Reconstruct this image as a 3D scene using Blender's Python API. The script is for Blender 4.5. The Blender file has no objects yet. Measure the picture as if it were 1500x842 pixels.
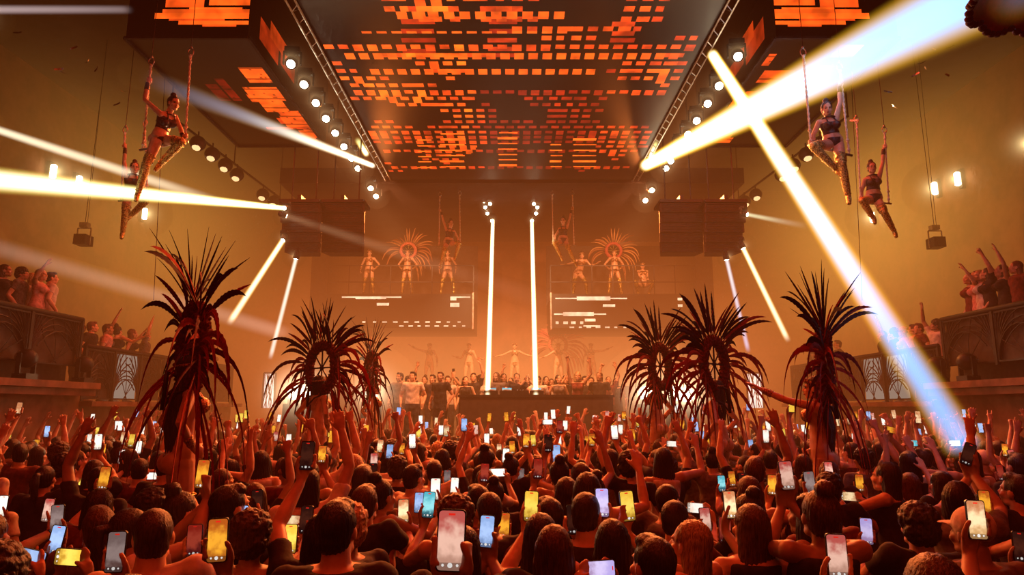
import bpy, math, random
import numpy as np
from mathutils import Vector, Matrix, Quaternion, noise as mnoise
random.seed(7)
rng = random.Random(11)
PI = math.pi
scn = bpy.context.scene
col = scn.collection
V = Vector

# ------------------------------------------------------------------ camera
CAM_Z, PITCH, FPX = 2.2, math.radians(10), 1000.0
cam_d = bpy.data.cameras.new('camera'); cam = bpy.data.objects.new('camera', cam_d); col.objects.link(cam)
cam.location = (0, 0, CAM_Z); cam.rotation_euler = (PI/2 + PITCH, 0, 0)
cam_d.sensor_width = 36; cam_d.lens = 36*FPX/1500; cam_d.clip_start = 0.05; cam_d.clip_end = 200
scn.camera = cam
CP, SP = math.cos(PITCH), math.sin(PITCH)
def ray(px, py):
    u, v = (px-750)/FPX, (421-py)/FPX
    return V((u, CP - v*SP, SP + v*CP))
def at(px, py, D):                       # world point seen at a pixel, at depth y = D
    d = ray(px, py); return V((0, 0, CAM_Z)) + d*(D/d.y)
def at_zc(px, py, zc):
    return V((0, 0, CAM_Z)) + ray(px, py)*zc
def proj(p):
    q = V(p) - V((0, 0, CAM_Z))
    zc = q.y*CP + q.z*SP
    return 750 + FPX*q.x/zc, 421 - FPX*(-q.y*SP + q.z*CP)/zc, zc

# ------------------------------------------------------------------ mesh builder
class MB:
    def __init__(s): s.v = []; s.f = []; s.m = []; s.cur = 0
    def mat(s, i): s.cur = i; return s
    def add(s, vs, fs):
        o = len(s.v); s.v.extend([tuple(x) for x in vs])
        for f in fs: s.f.append([i+o for i in f]); s.m.append(s.cur)
    def box(s, c, d, M=None):
        c = V(c); h = V(d)*0.5
        vs = [V((sx*h.x, sy*h.y, sz*h.z)) for sz in (-1, 1) for sy in (-1, 1) for sx in (-1, 1)]
        if M is not None: vs = [M @ v for v in vs]
        s.add([v + c for v in vs], [(0,2,3,1),(4,5,7,6),(0,1,5,4),(2,6,7,3),(0,4,6,2),(1,3,7,5)])
        return s
    def bar(s, a, b, w, h=None):
        a, b = V(a), V(b); d = b-a; q = d.to_track_quat('Z', 'Y').to_matrix()
        s.box((a+b)/2, (w, h or w, d.length), q); return s
    def tube(s, pts, r, n=8, flat=1.0, up=None):
        pts = [V(p) for p in pts]; k = len(pts)
        rs = r if isinstance(r, (list, tuple)) else [r]*k
        t0 = (pts[1]-pts[0]).normalized()
        a = up and (V(up) - t0*V(up).dot(t0))
        if not a or a.length < 1e-4:
            a = t0.orthogonal()
        a.normalize(); vs = []; 
        for i, p in enumerate(pts):
            t = (pts[min(i+1, k-1)] - pts[max(i-1, 0)])
            if t.length < 1e-7: t = t0
            t.normalize(); a = a - t*a.dot(t)
            if a.length < 1e-5: a = t.orthogonal()
            a.normalize(); b = t.cross(a)
            for j in range(n):
                th = 2*PI*j/n
                vs.append(p + a*(math.cos(th)*rs[i]*flat) + b*(math.sin(th)*rs[i]))
        fs = [(i*n+j, i*n+(j+1) % n, (i+1)*n+(j+1) % n, (i+1)*n+j) for i in range(k-1) for j in range(n)]
        fs.append(tuple(range(n-1, -1, -1))); fs.append(tuple((k-1)*n+j for j in range(n)))
        s.add(vs, fs); return s
    def loft(s, rings):                  # rings: list of (centre, lateral vec, depth vec) with vectors carrying radii
        n = 18; vs = []
        for c, a, b in rings:
            for j in range(n):
                th = 2*PI*j/n; vs.append(V(c) + V(a)*math.cos(th) + V(b)*math.sin(th))
        k = len(rings)
        fs = [(i*n+j, i*n+(j+1) % n, (i+1)*n+(j+1) % n, (i+1)*n+j) for i in range(k-1) for j in range(n)]
        fs.append(tuple(range(n-1, -1, -1))); fs.append(tuple((k-1)*n+j for j in range(n)))
        s.add(vs, fs); return s
    def ball(s, c, r, M=None, nu=14, nv=9):
        c = V(c); r = V((r, r, r)) if isinstance(r, (int, float)) else V(r)
        vs = [V((0, 0, -r.z))]
        for i in range(1, nv):
            ph = -PI/2 + PI*i/nv
            for j in range(nu):
                th = 2*PI*j/nu
                vs.append(V((r.x*math.cos(ph)*math.cos(th), r.y*math.cos(ph)*math.sin(th), r.z*math.sin(ph))))
        vs.append(V((0, 0, r.z)))
        if M is not None: vs = [M @ v for v in vs]
        fs = [(0, 1+(j+1) % nu, 1+j) for j in range(nu)]
        for i in range(nv-2):
            for j in range(nu):
                a = 1+i*nu; fs.append((a+j, a+(j+1) % nu, a+nu+(j+1) % nu, a+nu+j))
        a = 1+(nv-2)*nu; fs += [(a+j, a+(j+1) % nu, len(vs)-1) for j in range(nu)]
        s.add([v + c for v in vs], fs); return s
    def torus(s, c, R, r, ax, ay, n=40, m=8):
        c, ax, ay = V(c), V(ax), V(ay); az = ax.cross(ay).normalized(); vs = []
        for i in range(n):
            t = 2*PI*i/n; d = ax*math.cos(t) + ay*math.sin(t); dn = d.normalized()
            for j in range(m):
                q = 2*PI*j/m; vs.append(c + d*R + dn*(r*math.cos(q)) + az*(r*math.sin(q)))
        s.add(vs, [(i*m+j, i*m+(j+1) % m, ((i+1) % n)*m+(j+1) % m, ((i+1) % n)*m+j) for i in range(n) for j in range(m)])
        return s
    def quad(s, a, b, c, d): s.add([a, b, c, d], [(0, 1, 2, 3)]); return s
    def mesh(s, name, mats=(), smooth=True):
        me = bpy.data.meshes.new(name); me.from_pydata(s.v, [], s.f)
        for m in (mats if isinstance(mats, (list, tuple)) else [mats]): me.materials.append(m)
        if s.m and max(s.m) > 0: me.polygons.foreach_set('material_index', s.m)
        if smooth: me.polygons.foreach_set('use_smooth', [True]*len(me.polygons))
        me.update(); return me
    def build(s, name, mats, parent=None, smooth=False):
        return link(name, s.mesh(name, mats, smooth), parent)
def link(name, me, parent=None, loc=None):
    o = bpy.data.objects.new(name, me); col.objects.link(o)
    if parent is not None: o.parent = parent
    if loc is not None: o.location = loc
    return o
def empty(name, loc=(0, 0, 0), rot=(0, 0, 0)):
    o = bpy.data.objects.new(name, None); col.objects.link(o); o.location = loc; o.rotation_euler = rot
    o.empty_display_size = 0.1; return o
def tag(o, label=None, cat=None, group=None, kind=None):
    if label: o['label'] = label
    if cat: o['category'] = cat
    if group: o['group'] = group
    if kind: o['kind'] = kind
    return o
def copy_tree(o, parent=None):
    c = o.copy(); col.objects.link(c)
    if parent is not None: c.parent = parent
    for ch in list(o.children): copy_tree(ch, c)
    return c
def struct(name, mb, m): return tag(mb.build(name, m), kind='structure')

# ------------------------------------------------------------------ node helpers
class S:                                  # tiny expression wrapper over math nodes
    def __init__(s, nt, sock): s.nt, s.k = nt, sock
    def op(s, o, *a):
        n = s.nt.nodes.new('ShaderNodeMath'); n.operation = o
        for i, x in enumerate((s,)+a):
            if isinstance(x, S): s.nt.links.new(x.k, n.inputs[i])
            else: n.inputs[i].default_value = x
        return S(s.nt, n.outputs[0])
    def __add__(s, o): return s.op('ADD', o)
    __radd__ = __add__
    def __sub__(s, o): return s.op('SUBTRACT', o)
    def __rsub__(s, o): return (s*-1) + o
    def __mul__(s, o): return s.op('MULTIPLY', o)
    __rmul__ = __mul__
    def __truediv__(s, o): return s.op('DIVIDE', o)
    def __pow__(s, o): return s.op('POWER', o)
    def exp(s): return s.op('EXPONENT')
    def abs(s): return s.op('ABSOLUTE')
    def floor(s): return s.op('FLOOR')
    def gt(s, o): return s.op('GREATER_THAN', o)
    def lt(s, o): return s.op('LESS_THAN', o)
    def max(s, o): return s.op('MAXIMUM', o)
    def clamp(s): return s.op('MINIMUM', 1.0).op('MAXIMUM', 0.0)
    def sstep(s, a, b):
        n = s.nt.nodes.new('ShaderNodeMapRange'); n.interpolation_type = 'SMOOTHSTEP'
        s.nt.links.new(s.k, n.inputs[0]); n.inputs[1].default_value = a; n.inputs[2].default_value = b
        return S(s.nt, n.outputs[0])
def xyz(nt, sock):
    n = nt.nodes.new('ShaderNodeSeparateXYZ'); nt.links.new(sock, n.inputs[0]); return [S(nt, n.outputs[i]) for i in range(3)]
def vcomb(nt, x, y, z):
    n = nt.nodes.new('ShaderNodeCombineXYZ')
    for i, a in enumerate((x, y, z)):
        if isinstance(a, S): nt.links.new(a.k, n.inputs[i])
        else: n.inputs[i].default_value = a
    return n.outputs[0]
def rgbmix(nt, f, a, b):
    n = nt.nodes.new('ShaderNodeMix'); n.data_type = 'RGBA'
    for i, x in ((0, f), (6, a), (7, b)):
        if isinstance(x, S): nt.links.new(x.k, n.inputs[i])
        elif hasattr(x, 'is_linked'): nt.links.new(x, n.inputs[i])
        else: n.inputs[i].default_value = (*x, 1) if i else x
    return n.outputs[2]
def new_mat(name):
    m = bpy.data.materials.new(name); m.use_nodes = True
    return m, m.node_tree, m.node_tree.nodes['Principled BSDF']
def mat(name, c, rough=0.6, metal=0.0, var=0.25, scale=8, bump=0.0, rand=0.0, emit=0.0, spec=0.4):
    m, nt, b = new_mat(name)
    tc = nt.nodes.new('ShaderNodeTexCoord'); nz = nt.nodes.new('ShaderNodeTexNoise')
    nz.inputs['Scale'].default_value = scale; nz.inputs['Detail'].default_value = 3
    nt.links.new(tc.outputs['Object'], nz.inputs['Vector'])
    f = S(nt, nz.outputs[0])
    k = 1-var; dark = tuple(x*k for x in c); lite = tuple(min(1, x*(1+var)) for x in c)
    cs = rgbmix(nt, f.sstep(.3, .7), dark, lite)
    if rand:
        oi = nt.nodes.new('ShaderNodeObjectInfo'); r = S(nt, oi.outputs['Random'])
        h = nt.nodes.new('ShaderNodeHueSaturation'); nt.links.new(cs, h.inputs['Color'])
        nt.links.new((r*rand*2 + (1-rand)).k, h.inputs['Value']); cs = h.outputs[0]
    nt.links.new(cs, b.inputs['Base Color'])
    b.inputs['Roughness'].default_value = rough; b.inputs['Metallic'].default_value = metal
    b.inputs['Specular IOR Level'].default_value = spec
    if emit:
        nt.links.new(cs, b.inputs['Emission Color']); b.inputs['Emission Strength'].default_value = emit
        m.cycles.emission_sampling = 'NONE'
    if bump:
        bn = nt.nodes.new('ShaderNodeBump'); bn.inputs['Strength'].default_value = bump; bn.inputs['Distance'].default_value = 0.02
        nt.links.new(nz.outputs[0], bn.inputs['Height']); nt.links.new(bn.outputs[0], b.inputs['Normal'])
    return m
def glow(name, c, s):
    m, nt, b = new_mat(name); nt.nodes.remove(b)
    e = nt.nodes.new('ShaderNodeEmission'); e.inputs[0].default_value = (*c, 1); e.inputs[1].default_value = s
    nt.links.new(e.outputs[0], nt.nodes['Material Output'].inputs[0]); m.cycles.emission_sampling = 'NONE'
    return m
def attr_glow(name, base, s):            # lit pixels of a LED wall: face colours from the mesh
    m, nt, b = new_mat(name)
    a = nt.nodes.new('ShaderNodeAttribute'); a.attribute_name = 'lit'
    tc = nt.nodes.new('ShaderNodeTexCoord'); nz = nt.nodes.new('ShaderNodeTexNoise'); nz.inputs['Scale'].default_value = 2.2
    nt.links.new(tc.outputs['Object'], nz.inputs['Vector'])
    b.inputs['Base Color'].default_value = (*base, 1); b.inputs['Roughness'].default_value = .45
    nt.links.new(a.outputs['Color'], b.inputs['Emission Color'])
    nt.links.new((S(nt, nz.outputs[0]).sstep(.25, .7)*(.8*s) + .45*s).k, b.inputs['Emission Strength'])
    m.cycles.emission_sampling = 'NONE'; return m

M_black = mat('black_metal', (.02, .016, .015), .5, .3)
M_dark = mat('dark_paint', (.035, .02, .016), .7)
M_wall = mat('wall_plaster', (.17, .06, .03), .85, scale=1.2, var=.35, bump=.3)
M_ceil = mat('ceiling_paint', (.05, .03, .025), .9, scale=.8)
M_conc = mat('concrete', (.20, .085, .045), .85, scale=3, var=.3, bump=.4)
M_floor = mat('floor_rubber', (.03, .02, .02), .6, scale=2)
M_steel = mat('steel', (.45, .4, .36), .35, .9)
M_rope = mat('white_rope', (.75, .62, .5), .8, scale=60, bump=.4)
M_lens = glow('lamp_lens', (1, .88, .6), 26)
M_tube = glow('tube_light', (1, .95, .55), 22)
M_hot = glow('flood_lens', (1, .86, .6), 8)
M_wood = mat('dark_wood', (.09, .045, .03), .5, scale=5)

# ------------------------------------------------------------------ haze: the hall's lit air, its glow put into volume emission
w = bpy.data.worlds.new('World'); scn.world = w; w.use_nodes = True
nt = w.node_tree; nt.nodes['Background'].inputs[0].default_value = (0, 0, 0, 1)
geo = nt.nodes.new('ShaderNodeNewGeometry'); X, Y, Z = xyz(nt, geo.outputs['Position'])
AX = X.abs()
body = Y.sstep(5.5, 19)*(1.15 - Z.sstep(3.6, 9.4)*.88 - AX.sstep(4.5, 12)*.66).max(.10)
side = (((AX-12.0)*.30)**2 + ((Y-20.5)*.2)**2 + ((Z-7.8)*.33)**2)*-1  # glow around the wall lamps, painted into the haze
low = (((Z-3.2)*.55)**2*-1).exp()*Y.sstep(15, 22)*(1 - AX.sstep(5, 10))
row = (((AX-4.35)*1.7)**2 + ((Z-8.9)*1.7)**2)*-1  # glow along the lamp rows, painted into the haze
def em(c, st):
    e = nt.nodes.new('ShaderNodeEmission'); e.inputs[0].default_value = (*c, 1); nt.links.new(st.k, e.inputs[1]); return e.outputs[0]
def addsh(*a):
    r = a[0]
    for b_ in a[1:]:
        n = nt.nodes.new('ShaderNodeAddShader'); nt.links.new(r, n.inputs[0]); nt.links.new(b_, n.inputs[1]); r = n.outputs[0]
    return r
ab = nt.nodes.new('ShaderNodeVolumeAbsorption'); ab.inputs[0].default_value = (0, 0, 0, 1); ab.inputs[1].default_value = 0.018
nt.links.new(addsh(em((1, .225, .036), body*.036), em((1, .45, .075), side.exp()*(X.sstep(-5, 5)*.045 + .075)), em((1, .05, .012), Z.lt(6.5)*.0016), em((1, .42, .14), low*.046 + row.exp()*Y.sstep(11, 15)*.06), ab.outputs[0]), nt.nodes['World Output'].inputs['Volume'])  # the red term is painted in to lift dark tones
w.cycles.volume_step_size = 6
scn.cycles.volume_step_rate = 1.0
scn.cycles.volume_max_steps = 7
scn.cycles.max_bounces = 2; scn.cycles.diffuse_bounces = 1; scn.cycles.glossy_bounces = 1; scn.cycles.transmission_bounces = 2
scn.cycles.volume_bounces = 0; scn.cycles.transparent_max_bounces = 6
scn.cycles.use_denoising = True
scn.cycles.use_adaptive_sampling = True; scn.cycles.adaptive_threshold = 0.07; scn.cycles.adaptive_min_samples = 12
scn.cycles.sample_clamp_indirect = 4.0
scn.cycles.caustics_reflective = False; scn.cycles.caustics_refractive = False
scn.view_settings.view_transform = 'Standard'; scn.view_settings.look = 'None'

# ------------------------------------------------------------------ the hall
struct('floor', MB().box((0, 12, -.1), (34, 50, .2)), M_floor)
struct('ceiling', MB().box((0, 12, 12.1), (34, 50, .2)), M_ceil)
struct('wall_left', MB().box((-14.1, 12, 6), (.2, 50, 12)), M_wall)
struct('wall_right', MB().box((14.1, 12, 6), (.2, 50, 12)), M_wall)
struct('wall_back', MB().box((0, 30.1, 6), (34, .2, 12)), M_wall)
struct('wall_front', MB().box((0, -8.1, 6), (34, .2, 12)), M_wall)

# stage, riser behind it, pedestal walls of the terraces
struct('stage', MB().box((0, 18.6, .67), (13.6, 5.0, 1.34)), M_dark)
struct('stage_riser', MB().box((0, 25.2, 1.45), (14, 6, 2.9)), M_dark)
for s, nm in ((-1, 'left'), (1, 'right')):
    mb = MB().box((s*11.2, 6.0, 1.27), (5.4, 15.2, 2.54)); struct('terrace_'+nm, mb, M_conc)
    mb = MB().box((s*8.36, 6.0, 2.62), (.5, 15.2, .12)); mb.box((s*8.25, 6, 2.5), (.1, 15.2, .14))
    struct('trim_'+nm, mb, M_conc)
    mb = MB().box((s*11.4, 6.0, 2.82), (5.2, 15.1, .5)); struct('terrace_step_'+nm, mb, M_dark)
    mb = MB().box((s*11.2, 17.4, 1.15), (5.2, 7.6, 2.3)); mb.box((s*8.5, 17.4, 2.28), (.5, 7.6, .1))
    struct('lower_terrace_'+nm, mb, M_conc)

# ------------------------------------------------------------------ LED walls
def led(name, origin, du, dv, nu, nv, lit, m, parent=None):   # grid of cells; lit(i, j) -> rgb or None
    o, du, dv = V(origin), V(du), V(dv); vs = []; fs = []; cols = []
    for j in range(nv+1):
        for i in range(nu+1): vs.append(o + du*(i/nu) + dv*(j/nv))
    for j in range(nv):
        for i in range(nu):
            fs.append((j*(nu+1)+i, j*(nu+1)+i+1, (j+1)*(nu+1)+i+1, (j+1)*(nu+1)+i)); cols.append(lit(i, j) or (0, 0, 0))
    me = bpy.data.meshes.new(name); me.from_pydata([tuple(v) for v in vs], [], fs); me.materials.append(m)
    at_ = me.color_attributes.new('lit', 'FLOAT_COLOR', 'CORNER')
    arr = np.ones((len(fs), 4, 4), np.float32); arr[:, :, :3] = np.array(cols, np.float32)[:, None, :]
    at_.data.foreach_set('color', arr.ravel()); me.update()
    return link(name, me, parent)
M_led = attr_glow('ceiling_led', (.012, .004, .004), 1.35)
M_ledw = attr_glow('fascia_led', (.006, .004, .003), 1.0)
PZ = 9.1
# main ceiling panel : x -3.65..3.65, y 4..20 ; rows run across
NU, NV = 156, 200
Y0, Y1 = 4.0, 20.0
lr = random.Random(5)
grid = np.zeros((NV, NU, 3), np.float32)
hot = lambda k: (1.0*k, .085*k**1.8, .008*k)
def put(r0, r1, c0, c1, k):
    r0, r1, c0, c1 = [int(round(x)) for x in (r0, r1, c0, c1)]
    r0, c0 = max(r0, 0), max(c0, 0)
    grid[r0:r1, c0:c1] = np.maximum(grid[r0:r1, c0:c1], np.array(hot(k), np.float32))
def rowof(py):                            # grid row whose middle line falls on image row py
    v = (421-py)/FPX; t = (SP + v*CP)/(CP - v*SP); return ((PZ-CAM_Z)/t - Y0)/(Y1-Y0)*NV
def colof(px, py):
    v = (421-py)/FPX; d = CP - v*SP; zc = ((PZ-CAM_Z)/(SP + v*CP)); return ((px-750)/FPX*zc + 3.65)/7.3*NU
PITCHC = 6
def nz2(a, b): return mnoise.noise(V((a, b, 3.7)))
r_ = 2
k_ = 0
while r_ < NV-2:
    D_ = Y0 + (Y1-Y0)*r_/NV; t_ = (PZ-CAM_Z)/D_; e_ = math.atan(t_) - PITCH; py = 421 - FPX*math.tan(e_)
    full = lr.random() < (.16 if py < 130 else .10); off = 0 if lr.random() < .7 else 3
    for c in range(off, NU-4, PITCHC):
        x = c/NU; f = nz2(x*5.5, k_*.33)*1.0 + nz2(x*2.2+9, k_*.16)*.6
        thr = -.12 if x < .36 else (.18 if x < .56 else (.24 if x < .74 else -.02))
        if py > 140: thr += .06
        if py > 192: thr += .4
        on = f > thr or full
        if not on: continue
        kk = (1.25 if x < .4 else 1.05)*lr.uniform(.7, 1.1)*(1.35 if f > thr+.28 else 1)
        if py > 95 and .40 < x < .78: kk *= .42
        if py > 170: kk *= .75
        h_ = 2 if not full else lr.choice((2, 3)); w_ = 4 if full or lr.random() < .7 else lr.choice((3, 5, 6))
        put(r_, r_+h_, c, c+w_, kk)
        if f > thr+.32 and (x < .4 or x > .76) and lr.random() < .3: put(r_, r_+4, c, c+lr.choice((3, 4)), kk*.95)
    r_ += 4; k_ += 1
for py, x0, x1 in ((21, .22, .62), (51, .12, .66), (104, .1, .72), (82, .05, .95)):
    q = int(rowof(py))
    for c in range(int(x0*NU), int(x1*NU), 6): put(q-1, q+2 if py != 51 else q, c, c+4, 1.35)
for c in range(int(.78*NU), int(.97*NU), 7): put(rowof(22), rowof(11), c, c+5, 1.15)
for c0, c1, ys in ((588, 637, (12, 30, 44, 60, 74)), (715, 757, (14, 30, 44, 58, 72, 80)), (895, 930, (34, 50, 58))):      # dim wide bars
    for y in ys: put(rowof(y)-1, rowof(y)+1, colof(c0, y), colof(c1, y), lr.uniform(.35, .75))
for c0, c1, y0 in ((612, 632, 205), (645, 681, 196), (730, 757, 194), (806, 823, 212), (840, 873, 204)):                  # stacked bars at the far end
    for y in range(y0, 248, 8): put(rowof(y)-.6, rowof(y)+.8, colof(c0, y), colof(c1, y), 1.6)
put(rowof(222)-1, rowof(216)+2, colof(840, 220), colof(872, 220), 1.4)
# ================================================================== people
def skin_mat(name, c, rand=0.0, rough=.5):
    m = mat(name, c, rough, 0, .12, 14, .05, rand); return m
M_skin = skin_mat('skin', (.50, .27, .17), .35)
M_skin2 = skin_mat('performer_skin', (.62, .33, .2), .0, .38)
def hair_mat(name, c):
    m, nt, b = new_mat(name); tc = nt.nodes.new('ShaderNodeTexCoord'); mp = nt.nodes.new('ShaderNodeMapping'); mp.inputs['Scale'].default_value = (150, 150, 16)
    nz = nt.nodes.new('ShaderNodeTexNoise'); nz.inputs['Scale'].default_value = 1.0; nz.inputs['Detail'].default_value = 3
    nt.links.new(tc.outputs['Object'], mp.inputs[0]); nt.links.new(mp.outputs[0], nz.inputs['Vector'])
    oi = nt.nodes.new('ShaderNodeObjectInfo'); f = S(nt, nz.outputs[0]); h = nt.nodes.new('ShaderNodeHueSaturation')
    nt.links.new(rgbmix(nt, f.sstep(.3, .7), tuple(x*.45 for x in c), tuple(x*1.5 for x in c)), h.inputs['Color']); nt.links.new((S(nt, oi.outputs['Random'])*.6 + .5).k, h.inputs['Value'])
    nt.links.new(h.outputs[0], b.inputs['Base Color']); b.inputs['Roughness'].default_value = .5
    bn = nt.nodes.new('ShaderNodeBump'); bn.inputs['Strength'].default_value = .8; bn.inputs['Distance'].default_value = .006
    nt.links.new(nz.outputs[0], bn.inputs['Height']); nt.links.new(bn.outputs[0], b.inputs['Normal']); return m
HAIRC = {'black': hair_mat('black_hair', (.022, .014, .011)), 'brown': hair_mat('brown_hair', (.075, .035, .018)), 'blond': hair_mat('blond_hair', (.48, .30, .13)), 'red': hair_mat('auburn_hair', (.16, .045, .018))}
CLOTHC = {'black': mat('black_fabric', (.018, .013, .014), .85, 0, .3, 25, .2), 'dark red': mat('dark_red_fabric', (.13, .02, .016), .85, 0, .3, 25, .2), 'white': mat('white_fabric', (.62, .5, .43), .85, 0, .15, 25, .2), 'grey': mat('grey_fabric', (.13, .10, .09), .85, 0, .3, 25, .2), 'navy': mat('navy_fabric', (.025, .022, .04), .85, 0, .3, 25, .2), 'pink': mat('pink_fabric', (.6, .25, .22), .85, 0, .2, 25, .2)}
M_trouser = mat('dark_denim', (.02, .018, .026), .85, 0, .3, 25, .2)
M_gold = mat('gold_lace', (.75, .40, .12), .28, .85, .75, 55, .8)
M_corset = mat('black_leather', (.035, .018, .014), .32, .0, .6, 30, .5)
M_jewel = mat('jewelled_fabric', (.42, .20, .09), .3, .6, .7, 90, .6)
M_eye = mat('eye', (.03, .02, .02), .1, 0, .1)
M_lip = mat('lipstick', (.35, .03, .03), .35)

def remesh(name, mb, mats, voxel=.008, smooth=4, fac=.5, dec=None):
    me = mb.mesh(name+'_src', ()); o = bpy.data.objects.new('tmp', me); col.objects.link(o)
    r = o.modifiers.new('r', 'REMESH'); r.mode = 'VOXEL'; r.voxel_size = voxel; r.use_smooth_shade = True
    if smooth: s_ = o.modifiers.new('s', 'SMOOTH'); s_.factor = fac; s_.iterations = smooth
    if dec: d_ = o.modifiers.new('d', 'DECIMATE'); d_.ratio = dec
    dg = bpy.context.evaluated_depsgraph_get(); ev = o.evaluated_get(dg)
    out = bpy.data.meshes.new_from_object(ev); out.name = name
    bpy.data.objects.remove(o); bpy.data.meshes.remove(me)
    out.materials.clear()
    for m in (mats if isinstance(mats, (list, tuple)) else [mats]): out.materials.append(m)
    out.polygons.foreach_set('use_smooth', [True]*len(out.polygons))
    return out

def ik(a, target, l1, l2, pole):
    a, t = V(a), V(target); d = t-a; L = min(d.length, (l1+l2)*.995); dn = d.normalized(); t = a+dn*L
    x = (l1*l1 - l2*l2 + L*L)/(2*L); h = math.sqrt(max(l1*l1-x*x, 0))
    p = V(pole) - dn*V(pole).dot(dn)
    p = p.normalized() if p.length > 1e-4 else dn.orthogonal().normalized()
    return a+dn*x+p*h, t

def basis(f, u):
    f = V(f).normalized(); u = V(u); u = (u - f*u.dot(f)).normalized(); l = f.cross(u)
    return Matrix((l, f, u)).transposed()            # columns: right, forward, up

# fingers as chains: each list of points ; palms as flattened lofts
def hand_open(mb, w, d, n, side, curl=(.15, .12, .15, .22), spread=.12, thumb=.7, k=1.0, fist=False):
    """w wrist, d pointing direction, n palm normal (the way the palm faces), side +1 thumb to d x n"""
    w, d, n = V(w), V(d).normalized(), V(n); n = (n - d*n.dot(d)).normalized(); t = d.cross(n)*side
    P = lambda a, b, c: w + d*(a*k) + t*(b*k) + n*(c*k)
    mb.loft([(P(-.01, 0, 0), t*.026*k, n*.02*k), (P(.02, .002, 0), t*.033*k, n*.018*k), (P(.055, .002, 0), t*.042*k, n*.016*k), (P(.085, 0, 0), t*.041*k, n*.014*k), (P(.10, 0, 0), t*.034*k, n*.010*k)])
    for i, (b, L) in enumerate(((.030, .072), (.010, .081), (-.011, .075), (-.031, .058))):
        c = curl[i]; ang = 0; p = P(.088, b, 0); pts = [P(.06, b*.8, 0), p]; dirn = d + t*(b/.03*spread)
        dirn.normalize()
        for s_, fr in enumerate((.45, .31, .24)):
            ang += c*(1.0 if s_ else .9)
            q = dirn*math.cos(ang) + n*math.sin(ang); p = p + q*(L*fr*k); pts.append(p)
        mb.tube(pts, [.0095*k, .0098*k, .0092*k, .0086*k, .0074*k], 8)
    a = thumb
    pts = [P(.012, .018, .004), P(.042, .040, .012), P(.042+.036*math.cos(a), .040+.036*math.sin(a)*.8, .022), P(.042+.064*math.cos(a*.8), .040+.05*math.sin(a)*.8, .034)]
    mb.tube(pts, [.015*k, .0135*k, .0115*k, .009*k], 8)
def hand_hold(mb, F, w, side, k=1.0):
    """hand round the lower part of an upright phone; F maps phone coords (x across, y behind the screen, z up) to body coords"""
    P = lambda x, y, z: F @ V((x*side, y, z))
    fx = (F.to_3x3() @ V((1, 0, 0))); fy = (F.to_3x3() @ V((0, 1, 0)))
    mb.loft([(V(w), fx*.026, fy*.021), (P(.020, .034, -.115), fx*.034, fy*.019), (P(.014, .03, -.085), fx*.041, fy*.017), (P(.004, .024, -.05), fx*.040, fy*.015), (P(-.002, .022, -.02), fx*.03, fy*.011)])
    for i, z in enumerate((-.008, -.030, -.052, -.073)):
        e = (.0, .004, .002, -.006)[i]
        mb.tube([P(.0, .022, z-.012), P(-.028, .021, z), P(-.0475, .008, z+.008), P(-.0465, -.009, z+.012), P(-.030-e, -.0135, z+.015)], [.0105, .0105, .0098, .009, .0078], 8)
    mb.tube([P(.032, .026, -.10), P(.048, .012, -.07), P(.050, -.004, -.042), P(.043, -.0135, -.018), P(.031, -.0155, -.002)], [.0165, .0145, .0125, .0115, .0095], 8)
def hand_land(mb, F, w, side):
    """one end of a phone held sideways"""
    P = lambda x, y, z: F @ V((x*side, y, z))
    fx = (F.to_3x3() @ V((side, 0, 0))); fy = (F.to_3x3() @ V((0, 1, 0)))
    mb.loft([(V(w), fx*.026, fy*.021), (P(.105, .03, -.075), fx*.034, fy*.02), (P(.098, .028, -.04), fx*.038, fy*.018), (P(.088, .024, -.005), fx*.034, fy*.015)])
    for i, (z0, z1, xe) in enumerate(((.028, .041, .03), (.012, .016, .03), (-.006, -.006, .034), (-.022, -.026, .042))):
        mb.tube([P(.09, .026, z0-.01), P(.078, .026, z0), P(.055, .021, z1), P(xe, .017, z1 if i else z1-.008)], [.0105, .0105, .0095, .008], 8)
    mb.tube([P(.112, .02, -.06), P(.104, .002, -.035), P(.088, -.0125, -.018), P(.066, -.0155, -.01)], [.0165, .014, .0118, .0095], 8)
def hand_grip(mb, w, axis, out, side, k=1.0):
    """hand closed round a rope or bar of direction axis; out: from the rope to the palm"""
    a = V(axis).normalized(); o = V(out); o = (o - a*o.dot(a)).normalized(); t = a.cross(o)
    c = V(w) + a*0
    mb.loft([(V(w) + o*.03 - a*.04, t*.025*k, o*.02*k), (V(w)+o*.034, t*.034*k, o*.017*k), (V(w)+o*.03+a*.045, t*.032*k, o*.015*k)])
    for i in range(4):
        z = .045 - i*.022
        mb.tube([c+a*z+o*.03+t*.02*side, c+a*z+o*.012+t*.036*side, c+a*z-o*.018+t*.026*side, c+a*z-o*.028, c+a*(z-.004)-o*.014-t*.024*side], [.0105, .0105, .0098, .009, .008], 8)
    mb.tube([c-a*.03+o*.028-t*.02*side, c-a*.008+o*.006-t*.036*side, c+a*.006-o*.016-t*.028*side, c+a*.016-o*.028-t*.004*side], [.015, .013, .011, .009], 8)

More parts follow.
